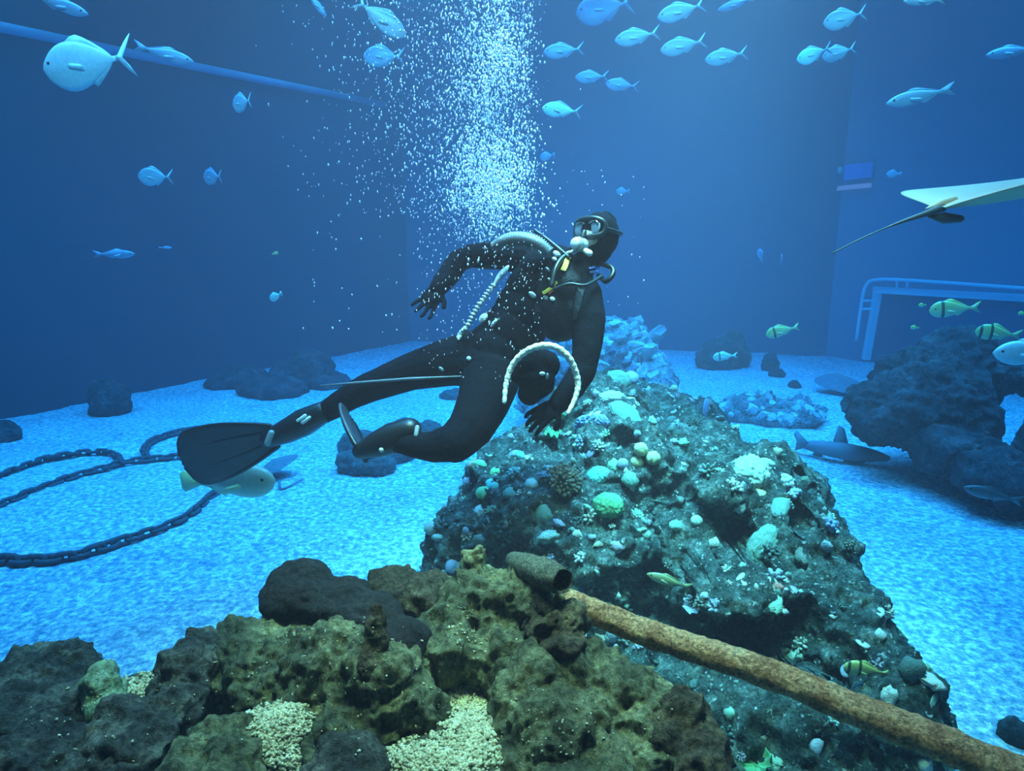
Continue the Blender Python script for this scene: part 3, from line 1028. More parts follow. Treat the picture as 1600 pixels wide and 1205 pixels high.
fr = []
fr.append(front_rock('gravel_bed', [(480, 1195, 1.95, (.55, .30, .16)), (720, 1150, 1.95, (.28, .26, .17)), (230, 1120, 2.0, (.22, .2, .12)), (60, 1230, 1.9, (.4, .3, .2)), (228, 1085, 1.92, (.10, .10, .07)), (660, 1200, 1.68, (.13, .10, .08)), (440, 1180, 1.75, (.14, .16, .14)), (980, 1260, 1.9, (.4, .3, .2)), (740, 1210, 1.7, (.16, .2, .13)), (500, 1150, 2.25, (.85, .2, .22)), (480, 1280, 2.1, (1.2, .5, .3))],
                     olive_m, 'uneven rockwork base that carries the front boulders', 60, [('fbm', 4, .03), ('fbm', 20, .010)], .028))
fr.append(front_rock('black_boulder', [(468, 926, 2.15, (.145, .14, .11)), (530, 940, 2.1, (.12, .12, .09)), (575, 965, 2.02, (.12, .12, .085)), (632, 1000, 1.93, (.075, .09, .06))],
                     black_m, 'smooth black boulder lying on top of the olive rock', 61, [('fbm', 4, .045), ('ridge', 6, .020), ('fbm', 22, .010)]))
fr.append(front_rock('olive_rock', [(430, 1050, 2.0, (.18, .17, .16)), (520, 1060, 1.92, (.18, .16, .18)), (590, 1090, 1.85, (.16, .15, .17)), (640, 1130, 1.80, (.10, .12, .13)), (370, 1030, 2.05, (.09, .12, .11)), (540, 1170, 1.74, (.15, .12, .13)), (480, 1130, 1.86, (.10, .12, .16))],
                     olive_m, 'broad olive green rock with a streaked front under the black boulder', 62, LV))
fr.append(front_rock('spur_rock', [(584, 1005, 1.78, (.030, .035, .085)), (574, 1045, 1.75, (.036, .035, .05)), (590, 968, 1.80, (.020, .025, .05))],
                     brown_m, 'narrow brown spur standing in front of the black boulder', 63, [('fbm', 9, .02), ('ridge', 16, .012), ('fbm', 50, .006)], .009))
fr.append(front_rock('brown_rock', [(620, 930, 2.25, (.09, .1, .07)), (670, 935, 2.22, (.085, .1, .075)), (690, 960, 2.15, (.09, .1, .06))],
                     brown_m, 'rough brown pitted rock right of the black boulder', 64, LVP))
fr.append(front_rock('horned_rock', [(770, 950, 2.12, (.14, .16, .13)), (742, 885, 2.16, (.038, .045, .075)), (720, 960, 2.1, (.10, .12, .10)), (700, 1010, 2.0, (.10, .11, .10)), (830, 930, 2.1, (.12, .12, .10)), (780, 1030, 1.98, (.14, .12, .12))],
                     olive_m, 'grey-olive rock with a horn and round pits beside the tube sponge', 65, LVP))
fr.append(front_rock('sloping_rock', [(830, 1090, 1.85, (.14, .14, .15)), (920, 1080, 1.86, (.16, .15, .13)), (980, 1120, 1.8, (.14, .14, .14)), (870, 1170, 1.72, (.20, .14, .16)), (1020, 1190, 1.72, (.13, .13, .14)), (900, 1030, 1.95, (.10, .10, .08)), (790, 1130, 1.78, (.05, .08, .13))],
                     olive_m, 'large sloping olive rock with ragged brown left edge under the pipe', 66, LV))
fr.append(front_rock('edge_rock', [(1060, 1150, 1.72, (.075, .10, .10)), (1085, 1195, 1.66, (.07, .09, .09)), (1030, 1105, 1.80, (.045, .06, .06))],
                     brown_m, 'dark brown rounded rock at the right end of the rockwork', 67, LVP))
fr.append(front_rock('brown_lump', [(872, 975, 1.92, (.075, .07, .075)), (880, 1010, 1.88, (.06, .06, .05)), (845, 960, 1.95, (.06, .06, .06))],
                     brown_m, 'lumpy dark brown rock holding the upper end of the pipe', 68, LVP, .011))
fr.append(front_rock('dark_rock', [(60, 1100, 1.95, (.19, .18, .15)), (105, 1065, 1.98, (.09, .1, .085)), (20, 1160, 1.8, (.2, .18, .16)), (130, 1150, 1.85, (.12, .12, .10))],
                     darkolive_m, 'ragged dark rock filling the lower left edge', 69, LV))
fr.append(front_rock('pale_rock', [(162, 1075, 1.84, (.060, .06, .085)), (165, 1110, 1.80, (.05, .06, .05))],
                     pale_m, 'pale green crusted rock beside the ragged dark rock', 70, [('fbm', 8, .025), ('lump', 20, .012), ('fbm', 50, .006)], .010))
fr.append(front_rock('ridge_rock', [(290, 1080, 1.92, (.07, .10, .13)), (320, 1040, 2.0, (.09, .1, .09)), (270, 1130, 1.8, (.07, .08, .10)), (210, 1170, 1.70, (.10, .1, .10)), (325, 1010, 2.05, (.06, .07, .05))],
                     darkolive_m, 'dark leaning ridge of rock left of the broad olive rock', 71, LV))
fr.append(front_rock('bottom_rock', [(345, 1175, 1.66, (.085, .09, .09)), (300, 1205, 1.6, (.08, .09, .07)), (360, 1215, 1.62, (.09, .09, .1))],
                     olive_m, 'yellowish olive rock cut by the bottom edge', 72, LV))
fr.append(front_rock('corner_rock', [(60, 1200, 1.62, (.12, .12, .10)), (150, 1215, 1.58, (.10, .1, .07))],
                     darkolive_m, 'brownish rock in the lower left corner', 73, LV))
fr.append(front_rock('bottom_stone', [(530, 1215, 1.60, (.08, .08, .06))], darkolive_m, 'dark mottled stone at the bottom edge below the olive rock', 74, LV))
fr.append(front_rock('bottom_stone', [(930, 1215, 1.58, (.12, .08, .06))], olive_m, 'flat mottled stone at the bottom edge below the sloping rock', 75, LV))

# tube sponge with its open end
spm = rocky('tube_sponge', [(0.3, (0.10, 0.09, 0.06)), (0.55, (0.32, 0.30, 0.20)), (0.75, (0.60, 0.57, 0.42))], scale=22, bump=.9, bscale=50)
a, b2 = P(802, 876, 2.14), P(880, 908, 1.88)
dirn = (b2 - a).normalized()
mb = MB()
prof = [(0, .030), (.25, .040), (.5, .042), (.72, .043), (.9, .041), (1.0, .038), (1.0, .031), (.85, .030), (.35, .026)]
u0 = dirn.orthogonal().normalized()
w0 = dirn.cross(u0)
rv = [(a + (b2 - a) * t + (u0 * math.cos(k * math.pi / 12) + w0 * math.sin(k * math.pi / 12)) * r)[:] for t, r in prof for k in range(24)]
rf = [[i * 24 + k, i * 24 + (k + 1) % 24, (i + 1) * 24 + (k + 1) % 24, (i + 1) * 24 + k] for i in range(len(prof) - 1) for k in range(24)]
mb.add(rv, rf + [list(range(24))[::-1], [(len(prof) - 1) * 24 + k for k in range(24)]])
v = np.concatenate(mb.v)
v += (.006 * fbm(v * 40, 3, 3) + .004 * np.sin(np.array([(Vector(q) - a).dot(dirn) for q in v]) * 420))[:, None] * normals(v, mb.f)
ts = obj('tube_sponge', new_mesh('tube_sponge', v, mb.f), spm)
tag(ts, 'ringed grey tube sponge with an open dark end above the pipe', 'sponge')

# rusty pipe
ctrl = catmull([P(850, 925, 2.12), P(1000, 985, 2.0), P(1180, 1045, 1.84), P(1340, 1110, 1.69), P(1480, 1165, 1.57), P(1700, 1255, 1.42)], 26)
mb = MB().tube(ctrl, [.040 + .004 * i / len(ctrl) for i in range(len(ctrl))], 36)
v = np.concatenate(mb.v)
n = normals(v, mb.f)
v = v + n * (.006 * fbm(v * 14, 3, 2) + .0045 * (.5 - worley(v * 60, 4)) + .003 * fbm(v * 120, 2, 8))[:, None]
pp = obj('rusty_pipe', new_mesh('rusty_pipe', v, mb.f), rust_m)
tag(pp, 'long rusty brown pipe slanting down across the reef', 'pipe')

# coral gravel lying in the hollows between the front rocks
bm_all = [(m, bvh_of(m)) for _, m in fr]
gv = MB()
gl = []
rg = random.Random(4)
zones = [(430, 1130, 75, 60, 650), (735, 1120, 62, 75, 1000), (228, 1085, 60, 55, 520), (660, 1185, 120, 40, 620), (480, 1190, 70, 30, 260), (730, 985, 40, 45, 60), (600, 1090, 330, 90, 110), (520, 985, 110, 20, 40), (850, 1150, 200, 60, 50), (130, 1130, 120, 60, 40)]
v1, f1 = ICO[1]
for (zx, zy, zw, zh, n) in zones:
    for _ in range(n * 2 if n > 120 else n):
        x, y = zx + max(-1, min(1, rg.gauss(0, .5))) * zw, zy + max(-1, min(1, rg.gauss(0, .5))) * zh
        dr = (FWD + (x - 800.0) / FPX * RIGHT + (602.5 - y) / FPX * UP).normalized()
        best = None
        for i, (m, bv) in enumerate(bm_all):
            h = bv.ray_cast(EYE, dr)
            if h[0] is not None and (best is None or h[3] < best[0]):
                best = (h[3], h[0], h[1], i)
        if best is None or best[2].z < .05 or (best[3] != 0 and n > 120):
            continue
        s = rg.uniform(.0028, .0062) * (1.3 if rg.random() < .15 else 1)
        if n <= 120:
            s *= .6
        q = v1 * np.array([s * rg.uniform(.8, 2.2), s * rg.uniform(.6, 1.2), s * rg.uniform(.5, 1.0)])
        R = Matrix.Rotation(rg.uniform(0, 6.28), 3, Vector((rg.uniform(-1, 1), rg.uniform(-1, 1), rg.uniform(-1, 1))).normalized())
        gv.add(q @ np.array(R).T + np.array((best[1] + Vector((0, 0, s * .4)))[:]), f1)
g = gv.build('gravel', gravel_m)
tag(g, 'pale coral gravel lying in the hollows between the front rocks', 'gravel', kind='stuff')

# ================================================================== DIVER
suit_m = plain('wetsuit_neoprene', (0.0035, 0.004, 0.008), 0.85, spec=.06, var=.3, vscale=20, bump=.25, bscale=90)
vest_m = plain('vest_nylon', (0.007, 0.007, 0.011), 0.6, spec=.2, var=.3, vscale=30, bump=.3, bscale=120)
rubber_m = plain('black_rubber', (0.008, 0.008, 0.010), 0.4, var=.3)
fin_m = plain('fin_rubber', (0.065, 0.065, 0.075), 0.5, var=.35, vscale=14)
white_m = plain('white_plastic', (0.85, 0.85, 0.85), 0.35, var=.08)
grey_m = plain('grey_plastic', (0.35, 0.36, 0.38), 0.45, var=.15)
steel_m = plain('steel', (0.60, 0.60, 0.62), 0.3, metal=1.0, var=.1)
yellow_m = plain('yellow_tab', (0.95, 0.72, 0.10), 0.5, var=.05)
blue_m = plain('blue_tab', (0.20, 0.35, 0.85), 0.5, var=.05)
red_m = plain('red_tab', (0.75, 0.12, 0.08), 0.5, var=.05)
lens_m = plain('mask_lens', (0.22, 0.27, 0.32), 0.08, spec=.8, var=.1)
skin_m = plain('skin', (0.55, 0.36, 0.28), 0.6, var=.1)
strap_m = plain('grey_webbing', (0.55, 0.55, 0.55), 0.7, var=.35, vscale=25, bump=.5, bscale=80)
tape_m = plain('white_tape', (0.88, 0.84, 0.76), 0.6, var=.2, vscale=35, bump=.5, bscale=60)

person = empty('person', P(760, 580, 2.88))
tag(person, 'diver in black wetsuit, hood and fins, leaning over the reef with a hoop net', 'person')
OFF = Matrix.Translation(-person.location)


def part(o, parent=None):
    if parent is None:
        o.parent = person
        o.matrix_parent_inverse = OFF
    else:
        o.parent = parent
        o.matrix_parent_inverse = OFF if parent.parent is person else Matrix()
    return o


def sub(o, parent):
    """child of a part whose own transform is the identity"""
    o.parent = parent
    o.matrix_parent_inverse = Matrix()
    return o


HEAD = P(936, 372, 2.78)
FACE = (RIGHT * -.70 + UP * .05 - FWD * .70).normalized()
HUP = (UP * .97 + RIGHT * .12 + FACE * .05)
HUP = (HUP - FACE * HUP.dot(FACE)).normalized()
HSIDE = HUP.cross(FACE)
HR = Matrix((FACE, HSIDE, HUP)).transposed()      # local x = face, z = crown
body = MB()
body.ball(HEAD + HUP * .012, (.098, .080, .100), 3, HR)
body.ball(HEAD + FACE * .022 - HUP * .050, (.070, .060, .070), 3, HR)      # jaw
body.tube([HEAD - HUP * .05, P(908, 412, 2.80), P(892, 424, 2.82)], [.062, .064, .085], 14, True, True)


def limb(pts, radii, flat=None):
    body.tube(pts, radii, 16, True, True)


# trunk
for (px, py, d, r) in [(862, 432, 2.83, (.165, .13, .14)), (846, 455, 2.84, (.165, .13, .14)), (826, 485, 2.85, (.155, .125, .14)), (802, 517, 2.86, (.150, .125, .14)), (778, 548, 2.87, (.155, .13, .14)), (758, 570, 2.88, (.150, .135, .13))]:
    R = Matrix.Rotation(math.radians(0), 3, 'Y')
    body.ball(P(px, py, d), r, 3)
# right arm, raised out to the side
limb([P(818, 402, 2.86), P(778, 398, 2.90), P(735, 400, 2.94), P(716, 408, 2.95)], [.078, .066, .056, .052])
limb([P(716, 408, 2.95), P(702, 428, 2.93), P(685, 450, 2.90)], [.054, .053, .042])
# left arm, down towards the reef
limb([P(912, 462, 2.76), P(920, 500, 2.70), P(917, 545, 2.66), P(911, 578, 2.64)], [.082, .072, .062, .054])
limb([P(911, 578, 2.64), P(895, 604, 2.62), P(872, 632, 2.60)], [.056, .054, .041])
# right leg trailing back
limb([P(745, 560, 2.90), P(700, 566, 2.94), P(640, 582, 3.0), P(578, 605, 3.06)], [.130, .112, .088, .070])
limb([P(578, 605, 3.06), P(548, 620, 3.1), P(515, 640, 3.14), P(485, 657, 3.17)], [.071, .066, .056, .044])
# left leg, knee bent towards the sand
limb([P(768, 585, 2.84), P(755, 630, 2.76), P(735, 670, 2.69), P(712, 692, 2.65)], [.135, .115, .098, .084])
limb([P(708, 692, 2.65), P(675, 698, 2.68), P(645, 695, 2.71), P(618, 690, 2.74)], [.082, .066, .055, .045])
# feet (inside the fins)
limb([P(485, 657, 3.17), P(462, 668, 3.19), P(436, 680, 3.21)], [.046, .050, .034])
limb([P(618, 690, 2.74), P(595, 697, 2.77), P(570, 706, 2.79)], [.046, .050, .032])


def hand(wrist, tip, thumb_dir, palm_n, curl, spread=.15):
    """gloved hand: palm, four fingers of unequal length, thumb from the side of the palm"""
    d = (tip - wrist).normalized()
    side = (thumb_dir - d * thumb_dir.dot(d)).normalized()
    nrm = palm_n - d * palm_n.dot(d) - side * palm_n.dot(side)
    nrm.normalize()
    pc = wrist + d * .055
    R = Matrix((d, side, nrm)).transposed()
    body.ball(pc, (.052, .044, .020), 3, R)
    for i, (off, L0) in enumerate(((.034, .078), (.0115, .088), (-.0115, .082), (-.034, .066))):
        b0 = wrist + d * .082 + side * off
        d1 = (d + side * off * spread * 40 + nrm * curl * .4).normalized()
        d2 = (d + side * off * spread * 40 + nrm * curl * 1.2).normalized()
        d3 = (d + nrm * curl * 2.4).normalized()
        q1 = b0 + d1 * L0 * .45
        q2 = q1 + d2 * L0 * .32
        q3 = q2 + d3 * L0 * .25
        body.tube([b0 - d * .02, b0, q1, q2, q3], [.0105, .0105, .0098, .0092, .0082], 8, True, True)
    t0 = wrist + d * .030 + side * .036
    t1 = t0 + (d * .6 + side * .8 + nrm * .3).normalized() * .034
    t2 = t1 + (d * .85 + side * .45 + nrm * .5).normalized() * .030
    body.tube([t0 - side * .012, t0, t1, t2], [.014, .014, .0115, .0100], 8, True, True)


hand(P(686, 449, 2.90), P(652, 496, 2.86), RIGHT * .8 - UP * .5, -FWD * .3 + RIGHT * .2 - UP * .4, .30, .2)
hand(P(874, 630, 2.60), P(826, 662, 2.58), -UP * .7 - RIGHT * .3 - FWD * .3, -UP * .5 + FWD * .3, .45)
bv, bf = remesh(body, .0052, 0, 0)
# relax the skin so that the joints flow into one another
E = np.array([(q[i], q[(i + 1) % len(q)]) for q in bf for i in range(len(q))])
for it in range(8):
    acc = np.zeros_like(bv)
    cnt = np.zeros(len(bv))
    np.add.at(acc, E[:, 0], bv[E[:, 1]])
    np.add.at(cnt, E[:, 0], 1)
    tgt = acc / cnt[:, None]
    lam = .5 if it % 2 == 0 else -.42
    bv = bv + lam * (tgt - bv)
bn = normals(bv, bf)
bv = bv + bn * (.004 * fbm(bv * np.array([10, 10, 16]), 3, 4))[:, None]
body_me = new_mesh('body', bv, bf)
part(obj('body', body_me, suit_m))
body_bvh = bvh_of(body_me)


def bhit(px, py, off=.0):
    loc, n = hit(body_bvh, px, py)
    if loc is None:
        loc, n = P(px, py, 2.78), -FWD
    return loc + n * off, n


# face behind the mask: cheeks, nose and mouth region left free by the hood
fm = MB()
fm.ball(HEAD + FACE * .062 - HUP * .012, (.040, .050, .062), 3, HR)
fm.ball(HEAD + FACE * .103 - HUP * .012, (.014, .011, .020), 2, HR)
face = part(fm.build('face', skin_m))
# hood: thicker band round the face and a raised flap at the crown
hd = MB()
ring = []
for k in range(28):
    a = 2 * math.pi * k / 28
    ring.append(HEAD + FACE * (.048 + .012 * math.cos(a * 2)) + HSIDE * math.cos(a) * .070 + HUP * (math.sin(a) * .092 - .004))
ring.append(ring[0])
hd.tube(ring, .012, 8, False)
hd.tube([HEAD - FACE * .03 + HUP * .095, HEAD - FACE * .075 + HUP * .085, HEAD - FACE * .10 + HUP * .098], [.03, .028, .008], 10, True, True)
part(hd.build('hood_trim', suit_m))
# mask
mk = MB()
mc = HEAD + FACE * .092 + HUP * .022
rim = []
for k in range(32):
    a = 2 * math.pi * k / 32
    ca, sa = math.cos(a), math.sin(a)
    rim.append(mc + HSIDE * .078 * math.copysign(abs(ca) ** .7, ca) + HUP * .040 * math.copysign(abs(sa) ** .7, sa) - FACE * .028 * ca * ca)
rim.append(rim[0])
mk.tube(rim, .013, 8, False)
mk.tube([mc - HUP * .02 + FACE * .012, mc - HUP * .045 + FACE * .018], [.012, .017], 8, True, True)
strap_pts = [mc + HSIDE * .078 - FACE * .028, HEAD + HSIDE * .088 + HUP * .02, HEAD - FACE * .075 + HSIDE * .06 + HUP * .03, HEAD - FACE * .104 + HUP * .03, HEAD - FACE * .075 - HSIDE * .06 + HUP * .03, HEAD - HSIDE * .088 + HUP * .02, mc - HSIDE * .078 - FACE * .028]
mk.tube(catmull(strap_pts, 6), .009, 6, False)
mask = part(mk.build('mask', rubber_m))
for s in (-1, 1):
    ln = MB().ball(mc + HSIDE * .036 * s - FACE * .006, (.006, .034, .033), 3, HR)
    sub(ln.build('lens', lens_m), mask)
    mt = MB().tube([mc + HSIDE * (.036 * s + .03 * math.cos(a)) + HUP * .029 * math.sin(a) + FACE * .001 for a in np.linspace(.6, 2.5, 9)], .0035, 6)
    sub(mt.build('lens_rim', steel_m), mask)
# regulator with hose
rg_c = HEAD + FACE * .118 - HUP * .055
rgm = MB().ball(rg_c, (.024, .038, .030), 3, HR)
rgm.tube([rg_c + FACE * .018, rg_c + FACE * .036], [.032, .027], 16)
rgm.tube([rg_c - FACE * .05, rg_c], [.018, .020], 10)
reg = part(rgm.build('regulator', grey_m))
sub(MB().tube([rg_c + FACE * .036, rg_c + FACE * .042], [.024, .022], 16).build('cover', white_m), reg)
ex = MB().tube([rg_c + HSIDE * .03 - HUP * .026, rg_c + HSIDE * .06 - HUP * .040 + FACE * .01], [.012, .014], 10, True, True)
ex.tube([rg_c - HSIDE * .03 - HUP * .026, rg_c - HSIDE * .06 - HUP * .040 + FACE * .01], [.012, .014], 10, True, True)
sub(ex.build('exhaust', white_m), reg)


def hose(pts, r, m=rubber_m, name='hose'):
    return part(MB().tube(catmull(pts, 8), r, 8, True, True).build(name, m))


hose([rg_c - HSIDE * .04, HEAD - HSIDE * .12 - HUP * .08 + FACE * .03, P(955, 418, 2.72), P(948, 440, 2.70), P(935, 430, 2.84)], .011)
hose([P(900, 395, 2.74), P(880, 402, 2.70), P(868, 420, 2.66), P(862, 446, 2.64)], .011)
hose([P(835, 360, 2.80), P(852, 372, 2.76), P(872, 388, 2.72), P(888, 402, 2.70)], .009)
hose([P(940, 432, 2.70), P(915, 446, 2.62), P(890, 444, 2.62), P(866, 452, 2.64)], .008)
# corrugated inflator hose arching over the raised shoulder
ch = catmull([P(770, 386, 2.76), P(790, 376, 2.73), P(815, 373, 2.70), P(840, 380, 2.68), P(858, 396, 2.68)], 14)
rr = [(.031 if i % 2 else .021) * (.72 + .28 * min(1, i / 20)) for i in range(len(ch))]
part(MB().tube(ch, rr, 16, True).build('corrugated_hose', plain('ribbed_hose', (.17, .18, .20), .5)))

# buoyancy vest: two chest panels, collar, shoulder straps
vm = MB()
for (px, py, d, r) in [(872, 428, 2.80, (.085, .10, .10)), (890, 450, 2.78, (.085, .10, .10)), (895, 482, 2.79, (.070, .10, .095)), (862, 486, 2.80, (.09, .09, .10)), (848, 450, 2.80, (.08, .09, .09)), (905, 425, 2.80, (.06, .09, .07)), (876, 505, 2.81, (.09, .09, .08))]:
    vm.ball(P(px, py, d), r, 3)
vv, vf = remesh(vm, .010, 0, 6)
vv = vv + normals(vv, vf) * (.007 * ridged(vv * 16, 3, 4))[:, None]
vest_me = new_mesh('vest', vv, vf)
vest = part(obj('vest', vest_me, vest_m))
vest_bvh = bvh_of(vest_me)


def vhit(px, py, off=.0):
    l1, n1 = hit(vest_bvh, px, py)
    l2, n2 = hit(body_bvh, px, py)
    c = [(l, n) for l, n in ((l1, n1), (l2, n2)) if l is not None]
    if not c:
        return P(px, py, 2.7), -FWD
    l, n = min(c, key=lambda q: (q[0] - EYE).length)
    return l + n * off, n


def strip(pts, w, th, name, m, parent=None, off=.004):
    """webbing that follows the surface under the given sight lines"""
    ps = [vhit(x, y, off) for x, y in pts]
    vs, fs = [], []
    for i, (p, n) in enumerate(ps):
        t = (ps[min(i + 1, len(ps) - 1)][0] - ps[max(i - 1, 0)][0]).normalized()
        s = t.cross(n).normalized() * w / 2
        h = n * th
        vs += [(p - s)[:], (p + s)[:], (p + s + h)[:], (p - s + h)[:]]
    for i in range(len(ps) - 1):
        a, b3 = i * 4, i * 4 + 4
        for k in range(4):
            fs.append([a + k, a + (k + 1) % 4, b3 + (k + 1) % 4, b3 + k])
    fs += [[3, 2, 1, 0], [len(vs) - 4, len(vs) - 3, len(vs) - 2, len(vs) - 1]]
    return part(obj(name, new_mesh(name, vs, fs, False), m))


def pod(px, py, r, name, m, off=.005, ax=None):
    p, n = vhit(px, py, off)
    z = n
    x = (RIGHT * .7 - UP * .6 if ax is None else ax)
    x = (x - z * x.dot(z)).normalized()
    R = Matrix((x, z.cross(x), z)).transposed()
    mb = MB().ball(p, r, 3, R)
    return part(mb.build(name, m))


def line(a, b3, n=6):
    return [(a[0] + (b3[0] - a[0]) * i / n, a[1] + (b3[1] - a[1]) * i / n) for i in range(n + 1)]


strip(line((886, 403), (880, 424)), .022, .006, 'yellow_tab', yellow_m, off=.008)
strip(line((872, 442), (848, 458)), .013, .006, 'yellow_tab', yellow_m, off=.008)
strip(line((872, 448), (856, 458)), .010, .006, 'red_tab', red_m, off=.010)
strip(line((912, 430), (900, 500)), .030, .004, 'chest_strap', vest_m)
strip(line((850, 420), (838, 500)), .030, .004, 'chest_strap', vest_m)
pod(895, 398, (.016, .012, .010), 'blue_button', blue_m)
strip(line((918, 420), (934, 416)), .008, .005, 'blue_tab', blue_m, off=.008)
strip(line((919, 425), (933, 423)), .007, .005, 'blue_tab', blue_m, off=.008)
pod(832, 460, (.018, .011, .006), 'clip', white_m)
pod(853, 466, (.013, .010, .006), 'clip', grey_m)
pod(863, 468, (.012, .010, .006), 'clip', white_m)
pod(856, 421, (.014, .006, .005), 'clip', steel_m)
pod(859, 437, (.012, .005, .005), 'clip', steel_m)
pod(870, 398, (.020, .014, .010), 'hose_connector', grey_m)
pod(866, 406, (.011, .009, .008), 'hose_connector', white_m)
pod(755, 497, (.015, .024, .007), 'belt_weight', strap_m)
pod(773, 505, (.009, .024, .006), 'belt_weight', strap_m)
pod(733, 561, (.012, .010, .006), 'suit_patch', grey_m)
pod(690, 576, (.014, .008, .005), 'suit_patch', grey_m)
# pale cord that runs down the flank
ps = [bhit(x, y, .010)[0] for x, y in ((796, 414), (788, 424), (780, 434), (772, 446), (764, 456), (757, 466), (748, 478), (741, 490), (735, 502), (728, 514), (722, 524), (718, 533))]
part(MB().tube(catmull(ps[:4], 6), [.005 + .009 * math.sin(i / 18 * 3.14) for i in range(19)], 8, True, True).build('flank_webbing', white_m))
cps = catmull(ps[3:], 10)
part(MB().tube(cps, [.010 + .005 * math.sin(i * 1.4) for i in range(len(cps))], 8, True, True).build('flank_cord', strap_m))
# loose grey line across the thigh
part(MB().tube([P(500, 603, 2.98), P(560, 598, 2.92), P(640, 592, 2.86), P(722, 588, 2.78)], [.003, .006, .007, .003], 8).build('loose_strap', plain('dull_line', (.16, .17, .19), .6)))


# fins
def fin(root, tip, side, width, thick=.012, ankle=None, droop=0.0, label=None):
    f0 = empty('fin', (0, 0, 0))
    part(f0)
    f0.matrix_parent_inverse = OFF
    d = tip - root
    L0 = d.length
    d.normalize()
    side = (side - d * side.dot(d)).normalized()
    nrm = d.cross(side)
    # blade outline: narrow neck, rounded paddle
    N = 26
    vs, fs = [], []
    M = 9
    for i in range(N + 1):
        t = i / N
        w = width * (.30 + .78 * math.sin(min(1, t * 1.12) * math.pi * .60)) * (1 if t < .84 else math.sqrt(max(0.02, 1 - ((t - .84) / .165) ** 2)))
        c = root + d * L0 * t + nrm * droop * t * t
        for k in range(M):
            u = (k / (M - 1)) * 2 - 1
            corr = .004 * math.cos(u * 9.5) * min(1, t * 4)
            for sgn in (1, -1):
                vs.append((c + side * u * w / 2 + nrm * (corr + sgn * thick / 2 * (1 - .6 * t)))[:])
    def ix(i, k, s):
        return (i * M + k) * 2 + s
    for i in range(N):
        for k in range(M - 1):
            fs.append([ix(i, k, 0), ix(i, k + 1, 0), ix(i + 1, k + 1, 0), ix(i + 1, k, 0)])
            fs.append([ix(i + 1, k, 1), ix(i + 1, k + 1, 1), ix(i, k + 1, 1), ix(i, k, 1)])
        fs.append([ix(i, 0, 1), ix(i, 0, 0), ix(i + 1, 0, 0), ix(i + 1, 0, 1)])
        fs.append([ix(i, M - 1, 0), ix(i, M - 1, 1), ix(i + 1, M - 1, 1), ix(i + 1, M - 1, 0)])
    for k in range(M - 1):
        fs.append([ix(0, k, 0), ix(0, k, 1), ix(0, k + 1, 1), ix(0, k + 1, 0)])
        fs.append([ix(N, k + 1, 0), ix(N, k + 1, 1), ix(N, k, 1), ix(N, k, 0)])
    sub(obj('blade', new_mesh('blade', vs, fs), fin_m), f0)
    for u in (-.92, -.35, .35, .92):
        pts = []
        for i in range(2, 22):
            t = i / N
            w = width * (.30 + .78 * math.sin(min(1, t * 1.12) * math.pi * .60))
            pts.append(root + d * L0 * t + side * u * w / 2 + nrm * droop * t * t)
        rb = MB().tube(pts, [.013 * (1 - .7 * i / 20) for i in range(20)], 8, True, True)
        sub(rb.build('rib', rubber_m), f0)
    return f0, d, side, nrm


fR, d, s, n = fin(P(440, 678, 3.19), P(284, 722, 3.30), UP * .92 + RIGHT * .3 - FWD * .30, .29)
if n.dot(FWD) > 0:
    n = -n
pk = MB().tube([P(503, 645, 3.14), P(475, 660, 3.16), P(450, 673, 3.18), P(420, 686, 3.2)], [.056, .070, .062, .046], 16, True, True)
sub(pk.build('foot_pocket', rubber_m), fR)
sub(MB().tube([P(424, 677, 3.12), P(418, 692, 3.12)], [.016, .016], 8, True, True).build('band', grey_m), fR)
# white maker's mark on the pocket: two mirrored strokes
for dx, dy in ((-3.5, -1.5), (3.5, 1.5)):
    mkk = MB().tube(catmull([P(474 + dx - 5, 655 + dy + 4, 3.088), P(474 + dx, 655 + dy + 1, 3.084), P(474 + dx + 2, 655 + dy - 1, 3.084), P(474 + dx + 6, 655 + dy - 4, 3.088)], 5), .0085, 8, True, True)
    sub(mkk.build('mark', white_m), fR)
tipL, rootL = P(534, 662, 3.04), P(566, 712, 2.78)
dl = (tipL - rootL).normalized()
view = (rootL - EYE).normalized()
fL, d2, s2, n2 = fin(rootL, tipL, view - dl * view.dot(dl), .24, .020, droop=-.05)
pk = MB().tube([P(640, 672, 2.73), P(615, 684, 2.75), P(590, 695, 2.77), P(563, 705, 2.79)], [.052, .068, .060, .036], 16, True, True)
sub(pk.build('foot_pocket', rubber_m), fL)
sub(MB().ball(P(596, 703, 2.705), .011, 2).build('mark', white_m), fL)
sub(MB().tube([P(652, 668, 2.68), P(650, 680, 2.67)], .010, 8, True, True).build('band', grey_m), fL)

# ---- hoop net held at the hip
net = empty('hoop_net', P(846, 600, 2.52))
tag(net, 'white taped hoop with a small black net bag before the diver\'s hip', 'net')
NOFF = Matrix.Translation(-net.location)


def npart(o):
    o.parent = net
    o.matrix_parent_inverse = NOFF
    return o


